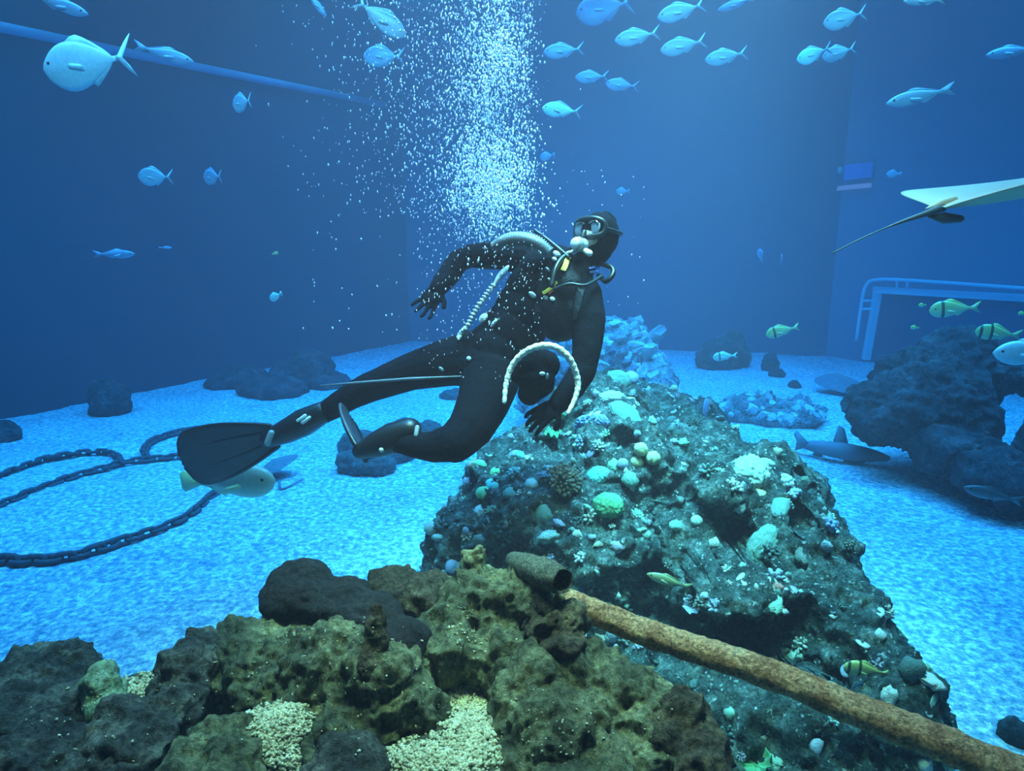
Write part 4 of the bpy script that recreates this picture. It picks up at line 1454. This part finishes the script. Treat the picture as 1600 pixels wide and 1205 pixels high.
hp = [(788, 628), (791, 600), (800, 572), (818, 552), (842, 541), (866, 542), (886, 556), (898, 578), (903, 600), (899, 622), (888, 645)]
hpts = catmull([P(x, y, 2.50 + .02 * math.sin(i)) for i, (x, y) in enumerate(hp)], 8)
npart(MB().tube(hpts, [(.0055 + .0085 * max(0, math.sin(math.pi * (i + 4) / (len(hpts) + 6))) ** .6) * (1 + .12 * math.sin(i * 1.9)) for i in range(len(hpts))], 10, True, True).build('hoop', tape_m))
bag = MB()
for (px, py, r) in [(832, 572, .075), (838, 595, .072), (828, 615, .045), (850, 570, .06), (815, 585, .04)]:
    bag.ball(P(px, py, 2.58), (r, r * .6, r), 3)
gv2, gf2 = remesh(bag, .008, 0, 3)
gv2 = gv2 + normals(gv2, gf2) * (.008 * ridged(gv2 * 20, 3, 9))[:, None]
npart(obj('net_bag', new_mesh('net_bag', gv2, gf2), suit_m))
npart(MB().ball(P(847, 584, 2.53), (.012, .006, .008), 2).build('tag', white_m))  # white highlight on the bag, put in as a small ball
npart(MB().ball(P(855, 588, 2.53), (.006, .006, .014), 2).build('tag', grey_m))  # greyer highlight beside it, also a small ball

# ================================================================== FISH
def fish_mat(name, back, side, belly, bars=None, rough=.35):
    """countershaded scales along the fish's own height, optional dark head bars along its length"""
    m, nt, b = nodes_of(name)
    L = nt.links.new
    tc = nt.nodes.new('ShaderNodeTexCoord')
    sp = nt.nodes.new('ShaderNodeSeparateXYZ')
    L(tc.outputs['Object'], sp.inputs['Vector'])
    mr = nt.nodes.new('ShaderNodeMapRange')
    mr.inputs['From Min'].default_value = -.18
    mr.inputs['From Max'].default_value = .18
    L(sp.outputs['Z'], mr.inputs['Value'])
    rp = nt.nodes.new('ShaderNodeValToRGB')
    el = rp.color_ramp.elements
    e2 = el.new(.5)
    for e, (pos, col) in zip((el[0], el[1], el[2]), ((.2, belly), (.5, side), (.85, back))):
        e.position = pos
        e.color = (*col, 1)
    L(mr.outputs['Result'], rp.inputs['Fac'])
    nz = nt.nodes.new('ShaderNodeTexNoise')
    nz.inputs['Scale'].default_value = 26
    L(tc.outputs['Object'], nz.inputs['Vector'])
    mx = nt.nodes.new('ShaderNodeMix')
    mx.data_type = 'RGBA'
    mx.blend_type = 'MULTIPLY'
    mx.inputs['Factor'].default_value = .35
    L(rp.outputs['Color'], mx.inputs['A'])
    L(nz.outputs['Fac'], mx.inputs['B'])
    out = mx.outputs['Result']
    if bars:
        for (x0, x1, col) in bars:
            a = nt.nodes.new('ShaderNodeMath')
            a.operation = 'COMPARE'
            a.inputs[1].default_value = (x0 + x1) / 2
            a.inputs[2].default_value = (x1 - x0) / 2
            L(sp.outputs['X'], a.inputs[0])
            m2 = nt.nodes.new('ShaderNodeMix')
            m2.data_type = 'RGBA'
            L(a.outputs[0], m2.inputs['Factor'])
            L(out, m2.inputs['A'])
            m2.inputs['B'].default_value = (*col, 1)
            out = m2.outputs['Result']
    L(out, b.inputs['Base Color'])
    b.inputs['Roughness'].default_value = rough
    return m


def flat_fin(outline, th=.010):
    """a fin in the fish's middle plane, cut from a thin sheet"""
    n = len(outline)
    vs = np.array([(x, th / 2, z) for x, z in outline] + [(x, -th / 2, z) for x, z in outline], float)
    fs = [list(range(n)), list(range(n, 2 * n))[::-1]]
    for k in range(n):
        k2 = (k + 1) % n
        fs.append([k2, k, n + k, n + k2])
    return vs, fs


def species(depth, width, tail='fork', nose=.75, belly=1.0, dorsal=.10, tail_h=.30, ped=.05):
    """meshes of one kind of fish, one unit long, head towards +X"""
    N, M = 24, 14

    def hw(t):
        pr = math.sin(math.pi * min(1, t ** nose)) ** .95 if 0 < t < 1 else 0
        h = max(depth / 2 * pr, ped / 2 if t > .55 else 0, .006)
        w = max(width / 2 * (math.sin(math.pi * min(1, t ** .66)) ** .8 if 0 < t < 1 else 0), .008 if t > 0 else .003)
        return h, w
    mb = MB()
    vs, fs = [], []
    for i in range(N + 1):
        t = i / N
        h, w = hw(t)
        for k in range(M):
            a = 2 * math.pi * k / M
            vs.append((.5 - .80 * t, math.cos(a) * w, math.sin(a) * h * (belly if math.sin(a) < 0 else 1)))
    for i in range(N):
        for k in range(M):
            k2 = (k + 1) % M
            fs.append([i * M + k2, i * M + k, (i + 1) * M + k, (i + 1) * M + k2])
    fs.append(list(range(M)))
    fs.append([N * M + k for k in range(M)][::-1])
    mb.add(vs, fs)
    parts = {'body': mb.mesh('fish_body')}
    th = tail_h / 2
    if tail == 'fork':
        ol = [(-.27, .02), (-.34, .045), (-.43, th * .8), (-.50, th), (-.455, th * .5), (-.41, .0), (-.455, -th * .5), (-.50, -th), (-.43, -th * .8), (-.34, -.045), (-.27, -.02)]
    elif tail == 'lunate':
        ol = [(-.27, .015), (-.33, .03), (-.42, th * .75), (-.50, th * 1.15), (-.43, th * .45), (-.37, 0), (-.43, -th * .45), (-.50, -th * 1.15), (-.42, -th * .75), (-.33, -.03), (-.27, -.015)]
    else:
        ol = [(-.27, .03), (-.34, .06), (-.47, th), (-.50, th * .6), (-.50, -th * .6), (-.47, -th), (-.34, -.06), (-.27, -.03)]
    parts['tail_fin'] = MB().add(*flat_fin(ol)).mesh('tail_fin')

    def edge_fin(x0, x1, shape, sgn, bl):
        ts = [(.5 - x) / .8 for x in np.linspace(x0, x1, len(shape))]
        up = [(.5 - .8 * t, sgn * bl * (hw(t)[0] + dorsal * s)) for t, s in zip(ts, shape)]
        lo = [(.5 - .8 * t, sgn * bl * hw(t)[0] * .7) for t in ts]
        return MB().add(*flat_fin(up + lo[::-1])).mesh('edge_fin')
    parts['dorsal_fin'] = edge_fin(.20, -.25, [0, .55, .80, .70, .55, .42, .32, .10], 1, 1)
    parts['anal_fin'] = edge_fin(.0, -.25, [0, .65, .55, .40, .28, .05], -1, belly)
    for s, nm in ((1, 'pec_a'), (-1, 'pec_b')):
        v, f = flat_fin([(.19, -.02), (.16, .0), (.04, -.03), (.0, -.065), (.05, -.075), (.17, -.05)], .006)
        v = v.copy()
        v[:, 1] += s * (hw(.40)[1] * .93 + (.19 - v[:, 0]) * .12)
        parts[nm] = MB().add(v, f).mesh('pectoral_fin')
    for s, nm in ((1, 'eye_a'), (-1, 'eye_b')):
        parts[nm] = MB().ball((.395, s * hw(.131)[1] * .90, .25 * hw(.131)[0]), (.018, .010, .018), 2).mesh('eye')
    return parts


SP = {
    'jack': species(.34, .12, 'lunate', .74, 1.05, .06, .30),
    'pompano': species(.46, .13, 'lunate', .74, 1.1, .08, .36),
    'scad': species(.21, .11, 'fork', .76, 1.05, .05, .20),
    'grunt': species(.40, .14, 'fork', .64, .85, .07, .26, .07),
    'damsel': species(.52, .16, 'fan', .72, 1.0, .10, .34, .09),
    'grouper': species(.34, .17, 'fan', .62, 1.0, .07, .22, .09),
}
silver_m = fish_mat('silver_scales', (.26, .36, .44), (.46, .54, .60), (.60, .66, .70))
bright_m = fish_mat('bright_silver_scales', (.95, .97, .98), (1.0, 1.0, 1.0), (.85, .90, .88), rough=.3)
blue_fish_m = fish_mat('bluish_scales', (.16, .25, .36), (.27, .38, .52), (.38, .49, .60))
dim_fish_m = fish_mat('dim_scales', (.16, .26, .38), (.25, .38, .52), (.34, .48, .60))
cyan_m = fish_mat('cyan_scales', (.45, .95, 1.0), (.60, 1.0, 1.0), (.70, 1.0, 1.0))
yellow_fish_m = fish_mat('yellow_scales', (.80, .72, .22), (.95, .88, .42), (.85, .85, .55), [(.22, .28, (.10, .12, .08))])
pork_m = fish_mat('yellow_barred_scales', (.62, .66, .22), (.74, .76, .34), (.70, .76, .46), [(.36, .42, (.05, .07, .04)), (.14, .20, (.05, .07, .04))])
stripe_m = fish_mat('mint_scales', (.70, .85, .62), (.85, 1.0, .80), (.85, .95, .85), [(.20, .26, (.10, .14, .12))])
lime_glint_m = fish_mat('lime_glint_colour', (.75, 1.0, .2), (.5, 1.0, .35), (.2, 1.0, .8))  # colour of the green light reflections, worn by fish shapes
olive_fish_m = fish_mat('olive_scales', (.22, .26, .12), (.34, .38, .20), (.42, .46, .30))
dark_fish_m = fish_mat('dark_scales', (.05, .09, .10), (.09, .14, .15), (.16, .22, .22))
eye_m = plain('fish_eye', (.01, .01, .012), .2, var=.1)
NAMES = {'pec_a': 'pectoral_fin', 'pec_b': 'pectoral_fin', 'eye_a': 'eye', 'eye_b': 'eye'}
_cache = {}


def fish(kind, px, py, len_px, d, head, yaw, mat, label, name='silver_fish', cat='fish', group=None, parts=True, bank=0, fin_mat=None):
    """head: where the nose points in the picture, degrees anticlockwise from right; yaw: degrees turned away from the viewer"""
    h, y = math.radians(head), math.radians(yaw)
    f = (RIGHT * math.cos(h) + Vector((0, 0, 1)) * math.sin(h)) * math.cos(y) + Vector((0, 1, 0)) * math.sin(y)
    f.normalize()
    up = Vector((0, 0, 1)) - f * f.z
    up = (Matrix.Rotation(math.radians(bank), 3, f) @ up).normalized()
    s = len_px * d / FPX / max(.5, math.cos(y))
    M = Matrix.Translation(P(px, py, d)) @ Matrix((f, up.cross(f), up)).transposed().to_4x4() @ Matrix.Diagonal((s, s, s, 1))
    root = None
    for pn, me in SP[kind].items():
        if not parts and (pn.startswith('pec') or pn.startswith('eye')):
            continue
        mt = eye_m if pn.startswith('eye') else (fin_mat or mat if pn != 'body' else mat)
        key = (kind, pn, mt.name)
        if key not in _cache:
            m2 = me.copy()
            m2.name = NAMES.get(pn, pn)
            m2.materials.append(mt)
            _cache[key] = m2
        if pn == 'body':
            root = bpy.data.objects.new(name, _cache[key])
            C.objects.link(root)
            root.matrix_world = M
            tag(root, label, cat, group)
        else:
            o = bpy.data.objects.new(NAMES.get(pn, pn), _cache[key])
            C.objects.link(o)
            o.parent = root
    return root


G1 = 'silver fish schooling at upper right'
G2 = 'pale fish in the upper left water'
G3 = 'faint small fish far off'
G4 = 'yellow reef fish on the right'
fish('pompano', 138, 98, 152, 3.9, 187, 4, bright_m, 'large bright silver fish with raised tail before the pale ledge', group=G2)
fish('scad', 256, 84, 88, 4.4, -14, 10, blue_fish_m, 'dim blue fish swimming right behind the large silver one', group=G2)
fish('scad', 90, 6, 92, 4.0, -18, 5, blue_fish_m, 'pale blue fish cut by the top edge at far left', group=G2)
fish('pompano', 378, 160, 44, 5.0, 178, 40, silver_m, 'small silver fish with wide forked tail below the ledge', group=G2)
fish('pompano', 243, 276, 58, 5.2, 178, 5, silver_m, 'silver fish facing left, left one of a pair in mid water', group=G2)
fish('pompano', 332, 276, 42, 5.2, 176, 35, blue_fish_m, 'bluish fish turning away, right one of a pair in mid water', group=G2)
fish('scad', 494, 6, 44, 4.6, -50, 10, blue_fish_m, 'pale fish at the top edge left of the bubbles', group=G2)
fish('jack', 594, 28, 92, 3.6, -34, 5, silver_m, 'large pale green-silver fish diving rightwards at the top', group=G2)
fish('pompano', 600, 88, 66, 4.6, 178, 5, blue_fish_m, 'translucent blue fish facing left among the bubbles', group=G2)
fish('damsel', 762, 188, 22, 4.4, 160, 10, blue_fish_m, 'small dim fish inside the bubble column', group=G3, parts=False)
fish('jack', 1065, 17, 76, 4.8, 194, 5, silver_m, 'silver fish at the top edge, highest of the school', group=G1)
fish('jack', 996, 57, 70, 4.8, 188, 8, silver_m, 'silver fish just below the highest one of the school', group=G1)
fish('jack', 1068, 71, 72, 4.8, 191, 5, silver_m, 'silver fish between two others in the middle of the school', group=G1)
fish('jack', 1135, 88, 66, 5.0, 189, 5, silver_m, 'silver fish at the right end of the school', group=G1)
fish('jack', 881, 79, 64, 5.0, 184, 5, blue_fish_m, 'dim silver-blue fish nearest the bubble column in the school', group=G1)
fish('jack', 925, 120, 52, 5.6, 180, 8, blue_fish_m, 'small blue fish touching tails with the one on its right', group=G1)
fish('jack', 972, 133, 52, 5.6, 173, 8, blue_fish_m, 'small blue fish at the lower right of a close pair', group=G1)
fish('jack', 878, 172, 62, 4.2, 170, 20, cyan_m, 'bright cyan-white fish, lowest of the school beside the bubbles', group=G1, fin_mat=silver_m)
fish('damsel', 855, 244, 24, 6.5, 190, 10, blue_fish_m, 'tiny pale fish right of the bubble column', group=G3, parts=False)
fish('damsel', 973, 299, 21, 7.0, 182, 5, blue_fish_m, 'tiny blue fish above the diver\'s head', group=G3, parts=False)
fish('pompano', 1320, 28, 58, 4.5, 190, 20, silver_m, 'deep-bodied greyish fish near the top right', group=G1)
fish('pompano', 1272, 84, 46, 4.8, 196, 25, cyan_m, 'pale cyan fish, left one of two overlapping fish', group=G1, fin_mat=silver_m)
fish('pompano', 1311, 82, 44, 4.9, 192, 25, silver_m, 'pale blue fish, right one of two overlapping fish', group=G1)
fish('scad', 1438, 150, 102, 4.2, 192, 5, silver_m, 'slender silver fish alone at the upper right', group=G1)
fish('scad', 1582, 80, 78, 5.2, 188, 5, blue_fish_m, 'faint slender fish cut by the right edge', group=G1)
fish('scad', 1445, 1, 64, 3.6, 180, 5, silver_m, 'whitish fish grazing the top edge at the right', group=G1)
fish('pompano', 945, 12, 90, 6.8, 188, 10, dim_fish_m, 'hazy fish shape standing in for a water-surface reflection, top edge left of the school', group=G1)  # pale reflection at the water surface, modelled as a dim fish
fish('scad', 1150, 6, 56, 6.5, 196, 10, dim_fish_m, 'hazy fish at the top edge right of the school', group=G1)
fish('damsel', 1397, 272, 22, 7.0, 180, 10, dim_fish_m, 'faint tiny fish beside the dim lit panel', group=G3, parts=False)
fish('damsel', 1188, 399, 20, 7.5, 100, 20, dim_fish_m, 'faint tiny fish in mid water, left of two', group=G3, parts=False)
fish('damsel', 1221, 406, 18, 7.5, 80, 20, dim_fish_m, 'faint tiny fish in mid water, right of two', group=G3, parts=False)
fish('damsel', 431, 463, 24, 4.0, 205, 15, cyan_m, 'small vivid cyan fish alone left of the diver', 'damselfish')
fish('damsel', 430, 396, 10, 4.0, 10, 0, yellow_fish_m, 'tiny yellow fish above the vivid cyan one', 'yellow_fish', parts=False)
fish('scad', 178, 397, 60, 5.8, 0, 10, dim_fish_m, 'very faint slender fish before the dark left wall', group=G3)
fish('scad', 258, 387, 20, 6.4, 0, 10, dim_fish_m, 'very faint tiny fish right of the faint slender one', group=G3, parts=False)
fish('grunt', 1223, 517, 50, 4.6, 197, 10, yellow_fish_m, 'yellow-green fish swimming over the far right sand', 'grunt_fish', group=G4)
fish('grunt', 1133, 557, 38, 5.4, 187, 5, stripe_m, 'pale mint fish with a dark bar before the rounded boulder', 'grunt_fish', group=G4)
fish('grunt', 1492, 483, 72, 4.4, 186, 10, yellow_fish_m, 'dull yellow fish with a dark bar in front of the framed window', 'grunt_fish', group=G4)
fish('grunt', 1560, 521, 66, 4.4, 176, 10, pork_m, 'yellow fish over the dark outcrop at the right edge', 'grunt_fish', group=G4)
fish('jack', 1612, 551, 110, 3.8, 182, 8, bright_m, 'bright white fish cut by the right edge under the yellow fish', 'white_fish')
fish('damsel', 1441, 477, 12, 4.2, 180, 0, lime_glint_m, 'tiny green light reflection shaped as a fish by the window, upper left one', 'lime_glint', group='tiny lime light reflections by the window', parts=False)  # green reflections of lights, modelled as tiny fish shapes
fish('damsel', 1429, 512, 13, 4.2, 175, 0, lime_glint_m, 'tiny green light reflection shaped as a fish by the window, lower left one', 'lime_glint', group='tiny lime light reflections by the window', parts=False)
fish('damsel', 1597, 490, 13, 4.2, 180, 0, lime_glint_m, 'tiny green light reflection shaped as a fish by the window, at the right edge', 'lime_glint', group='tiny lime light reflections by the window', parts=False)
fish('grunt', 1355, 1048, 70, 2.25, 176, 10, pork_m, 'yellow-green barred fish in front of the reef above the pipe', 'porkfish')
fish('scad', 1046, 908, 70, 2.62, 168, 15, olive_fish_m, 'slim olive fish gliding over the reef above the pipe', 'olive_fish', bank=10)
fish('scad', 1552, 773, 88, 3.9, 168, 10, dark_fish_m, 'dark grey fish low over the sand at the right edge', 'dark_fish')
fish('grouper', 356, 752, 158, 3.45, 3, -8, fish_mat('tan_scales', (.40, .42, .34), (.58, .58, .44), (.72, .70, .52)), 'tan fish with yellow tail half hidden behind the fin', 'tan_fish', fin_mat=yellow_fish_m)


# ---- rays and shark
def ray_mesh(name, seed=0, wing=.62, N=40, M=24, belly=.35, arch=.10):
    """flat disc with pointed wings, one unit nose to tail root, nose at +X, tail root at -X"""
    top, bot, fs = [], [], []
    for i in range(N + 1):
        t = i / N
        x = .5 - t
        w = wing * (math.sin(math.pi * t ** .85) ** 1.15) + .03 * (1 - t) * min(1, t * 10) + .035 * min(1, t * 12)
        for k in range(M + 1):
            u = k / M * 2 - 1
            y = u * w
            xx = x - .10 * abs(u) ** 1.6 * math.sin(math.pi * t)
            th = .075 * (1 - abs(u) ** 1.3) * math.sin(math.pi * min(1, t * .92 + .05)) + .004
            zb = arch * (abs(u) ** 1.5) * math.sin(math.pi * t)
            top.append((xx, y, zb + th))
            bot.append((xx, y, zb - th * belly))
    K = M + 1
    n = len(top)
    for i in range(N):
        for k in range(M):
            a, b3, c, d = i * K + k, i * K + k + 1, (i + 1) * K + k + 1, (i + 1) * K + k
            fs.append([a, b3, c, d])
            fs.append([n + d, n + c, n + b3, n + a])
        for k in (0, M):
            a, d = i * K + k, (i + 1) * K + k
            fs.append([a, d, n + d, n + a] if k == 0 else [d, a, n + a, n + d])
    return new_mesh(name, top + bot, fs)


ray_m = plain('ray_skin', (.98, .52, .32), .55, var=.22, vscale=5)
ray_dark = plain('ray_fin_skin', (.10, .10, .10), .6, var=.3)


def oriented(o, loc, fwd, up, s):
    fwd = fwd.normalized()
    up = (up - fwd * up.dot(fwd)).normalized()
    o.matrix_world = Matrix.Translation(loc) @ Matrix((fwd, up.cross(fwd), up)).transposed().to_4x4() @ Matrix.Diagonal((s, s, s, 1))


ray = obj('stingray', ray_mesh('stingray', 0, .62), ray_m)
tag(ray, 'cream coloured stingray leaving at the right edge with a long thin tail', 'ray')
rs = .72
rfwd = (RIGHT * .94 + UP * .20 + FWD * .16).normalized()
rup = (UP * .95 - FWD * .20 - RIGHT * .10)
oriented(ray, P(1468, 326, 2.45) + rfwd * .5 * rs, rfwd, rup, rs)
inv = ray.matrix_world.inverted()
tl = catmull([P(1475, 324, 2.45), P(1440, 336, 2.46), P(1400, 350, 2.49), P(1350, 371, 2.53), P(1300, 396, 2.58)], 8)
obj('tail', MB().tube([inv @ p for p in tl], [.022 - .018 * min(1, i / (len(tl) - 1) * 1.6) for i in range(len(tl))], 8).mesh('tail'), ray_dark, ray)
for (a, b3, c) in (((1475, 330), (1500, 342), (1450, 338)), ((1470, 318), (1490, 312), (1448, 326))):
    pts = [P(*a, 2.44), P(*b3, 2.42), P(b3[0] - 30, b3[1] + 4, 2.40), P(*c, 2.43)]
    mb = MB().tube([inv @ p for p in (P(b3[0], b3[1], 2.46), P((b3[0] + c[0]) / 2, (b3[1] + c[1]) / 2 + 1, 2.46), P(*c, 2.47))], [.02, .030, .006], 8, True, True)
    obj('pelvic_fin', mb.mesh('pelvic_fin'), ray_dark if a[1] > 325 else ray_m, ray)

flat_m = rocky('flat_ray_skin', [(.3, (.07, .12, .16)), (.6, (.14, .22, .27)), (.8, (.3, .4, .45))], scale=9, bump=.2)
r2 = obj('resting_ray', ray_mesh('resting_ray', 1, .52, arch=-.02), flat_m)
tag(r2, 'small blue-grey ray resting on the sand beside the fin', 'ray')
oriented(r2, S(432, 745) + Vector((0, 0, .10)), RIGHT * -.5 + Vector((0, 1, 0)), Vector((0.1, -.8, .7)), .34)
inv2 = r2.matrix_world.inverted()
obj('tail', MB().tube([inv2 @ p for p in catmull([S(436, 752, .05), S(440, 764, .03), S(456, 758, .02), S(474, 748, .02)], 8)], [.035 - .025 * i / 24 for i in range(25)], 8).mesh('tail'), flat_m, r2)
r3 = obj('resting_ray', ray_mesh('resting_ray2', 2, .55, arch=-.03), flat_m)
tag(r3, 'hazy ray resting on the far sand left of the outcrop', 'ray')
oriented(r3, S(1312, 612) + Vector((0, 0, .12)), Vector((.3, 1, .35)), Vector((0, -.4, 1)), .55)

shark_m = fish_mat('shark_skin', (.11, .17, .22), (.14, .21, .26), (.34, .44, .50), rough=.7)
mb = MB()
shark = empty('shark', S(1310, 712))
tag(shark, 'small grey shark lying on the sand below the cobbled slab', 'shark')
SO = Matrix.Translation(-shark.location)


def spart(o):
    o.parent = shark
    o.matrix_parent_inverse = SO
    return o


spine = [S(1248, 694, .10), S(1275, 698, .11), S(1305, 703, .12), S(1335, 708, .11), S(1362, 712, .09), S(1385, 716, .08)]
sc2 = catmull(spine, 8)
mb.tube(sc2, [.014 + .060 * math.sin(math.pi * min(1, (i / (len(sc2) - 1)) * .88 + .05)) ** .9 for i in range(len(sc2))], 16, True, True)
spart(mb.build('body', plain('shark_back', (.10, .16, .20), .7, var=.2)))


def slab_fin(pts, name, th=.02):
    pts = [Vector(p) for p in pts]
    n = (pts[1] - pts[0]).cross(pts[2] - pts[0]).normalized() * th
    c = sum(pts, Vector()) / len(pts)
    k = len(pts)
    vs = [(c + (p - c) * .8 + n)[:] for p in pts] + [p[:] for p in pts] + [(c + (p - c) * .8 - n)[:] for p in pts]
    fs = [list(range(k)), list(range(2 * k, 3 * k))[::-1]]
    for i in range(k):
        j = (i + 1) % k
        fs += [[i, k + i, k + j, j], [k + i, 2 * k + i, 2 * k + j, k + j]]
    return spart(obj(name, new_mesh(name, vs, fs), bpy.data.materials['shark_back']))


dd = (spine[2] - EYE).dot(FWD)
slab_fin([P(1298, 700, dd), P(1310, 664, dd + .03), P(1319, 669, dd + .03), P(1328, 703, dd)], 'dorsal_fin')
slab_fin([P(1264, 692, dd + .1), P(1245, 672, dd + .13), P(1240, 678, dd + .13), P(1246, 692, dd + .12), P(1242, 704, dd + .1), P(1252, 702, dd + .1)], 'tail_fin')
slab_fin([S(1318, 706, .05), S(1355, 712, .05), S(1340, 724, .02), S(1318, 722, .01)], 'pectoral_fin')
slab_fin([S(1272, 702, .05), S(1290, 704, .05), S(1284, 712, .02), S(1270, 711, .01)], 'pelvic_fin')

# ================================================================== BUBBLES rising from the regulator
bub_m = plain('air_bubble', (.92, .84, .94), .12, spec=1.0, var=.05)
BR = np.random.default_rng(11)


def bubble_set(n, xf, yf, rad, stretch):
    out = []
    y = yf(n)
    x = xf(y)
    d = 2.93 + .13 * BR.standard_normal(n)
    r = rad(n)
    for i in range(n):
        out.append((P(x[i], y[i], d[i]), r[i], BR.uniform(*stretch)))
    return out


def tri(a, b3, n):
    return BR.uniform(a, b3, n)


def fold(x):
    """the right side of the plume is steeper than the left"""
    return np.where(x > 815, 815 + (x - 815) * .45, x)


bl = []
# dense head of the plume over the shoulder
bl += bubble_set(2300, lambda y: 768 + BR.standard_normal(len(y)) * 34, lambda n: 290 + BR.standard_normal(n) * 48, lambda n: BR.uniform(.0018, .0050, n), (1.2, 2.6))
bl += bubble_set(1700, lambda y: fold(765 + BR.standard_normal(len(y)) * 42), lambda n: tri(-10, 330, n), lambda n: BR.uniform(.0015, .0040, n), (1.3, 2.6))
bl += bubble_set(700, lambda y: 780 + BR.standard_normal(len(y)) * 26, lambda n: 85 + BR.standard_normal(n) * 34, lambda n: BR.uniform(.0022, .0052, n), (1.2, 2.2))
bl += bubble_set(220, lambda y: 752 + BR.standard_normal(len(y)) * 26, lambda n: 145 + BR.standard_normal(n) * 18, lambda n: BR.uniform(.0020, .0042, n), (1.2, 2.2))
# thinner stream drifting to the left
bl += bubble_set(1200, lambda y: 640 + 35 * (y / 300) + BR.standard_normal(len(y)) * 72, lambda n: BR.uniform(-10, 340, n), lambda n: BR.uniform(.0012, .0034, n), (1.4, 2.8))
bl += bubble_set(120, lambda y: BR.uniform(470, 700, len(y)), lambda n: BR.uniform(0, 520, n), lambda n: BR.uniform(.002, .0042, n), (1.2, 2.0))
# fine mist of tiny bubbles
bl += bubble_set(3600, lambda y: fold(766 + BR.standard_normal(len(y)) * 46), lambda n: BR.uniform(-10, 380, n), lambda n: BR.uniform(.0007, .0017, n), (1.2, 2.4))
bl += bubble_set(60, lambda y: BR.uniform(840, 1010, len(y)), lambda n: BR.uniform(260, 480, n), lambda n: BR.uniform(.0014, .0026, n), (1.2, 2.0))
v1, f1 = ICO[1]
f1 = np.array(f1)
V, F = [], []
off = 0
# some come up along the arm and flank, in front of the suit
front = []
for _ in range(420):
    x, y = BR.uniform(650, 850), 440 + BR.standard_normal() * 75
    if y < 330 or y > 620:
        continue
    front.append((P(x, y, BR.uniform(2.52, 2.64)), BR.uniform(.0010, .0026), BR.uniform(1.2, 2.6)))
for (p, r, st) in bl + front:
    w = np.array([r * BR.uniform(.8, 1.2), r * BR.uniform(.8, 1.2), r * st])
    lean = BR.normal(0, .12)
    q = v1 * w
    q[:, 0] += q[:, 2] * lean
    V.append(q + np.array(p[:]))
    F.append(f1 + off)
    off += len(v1)
me = new_mesh('bubbles', np.concatenate(V), np.concatenate(F).tolist())
bo = obj('bubbles', me, bub_m)
tag(bo, 'plume of white air bubbles rising above the diver\'s shoulder', 'bubbles', kind='stuff')
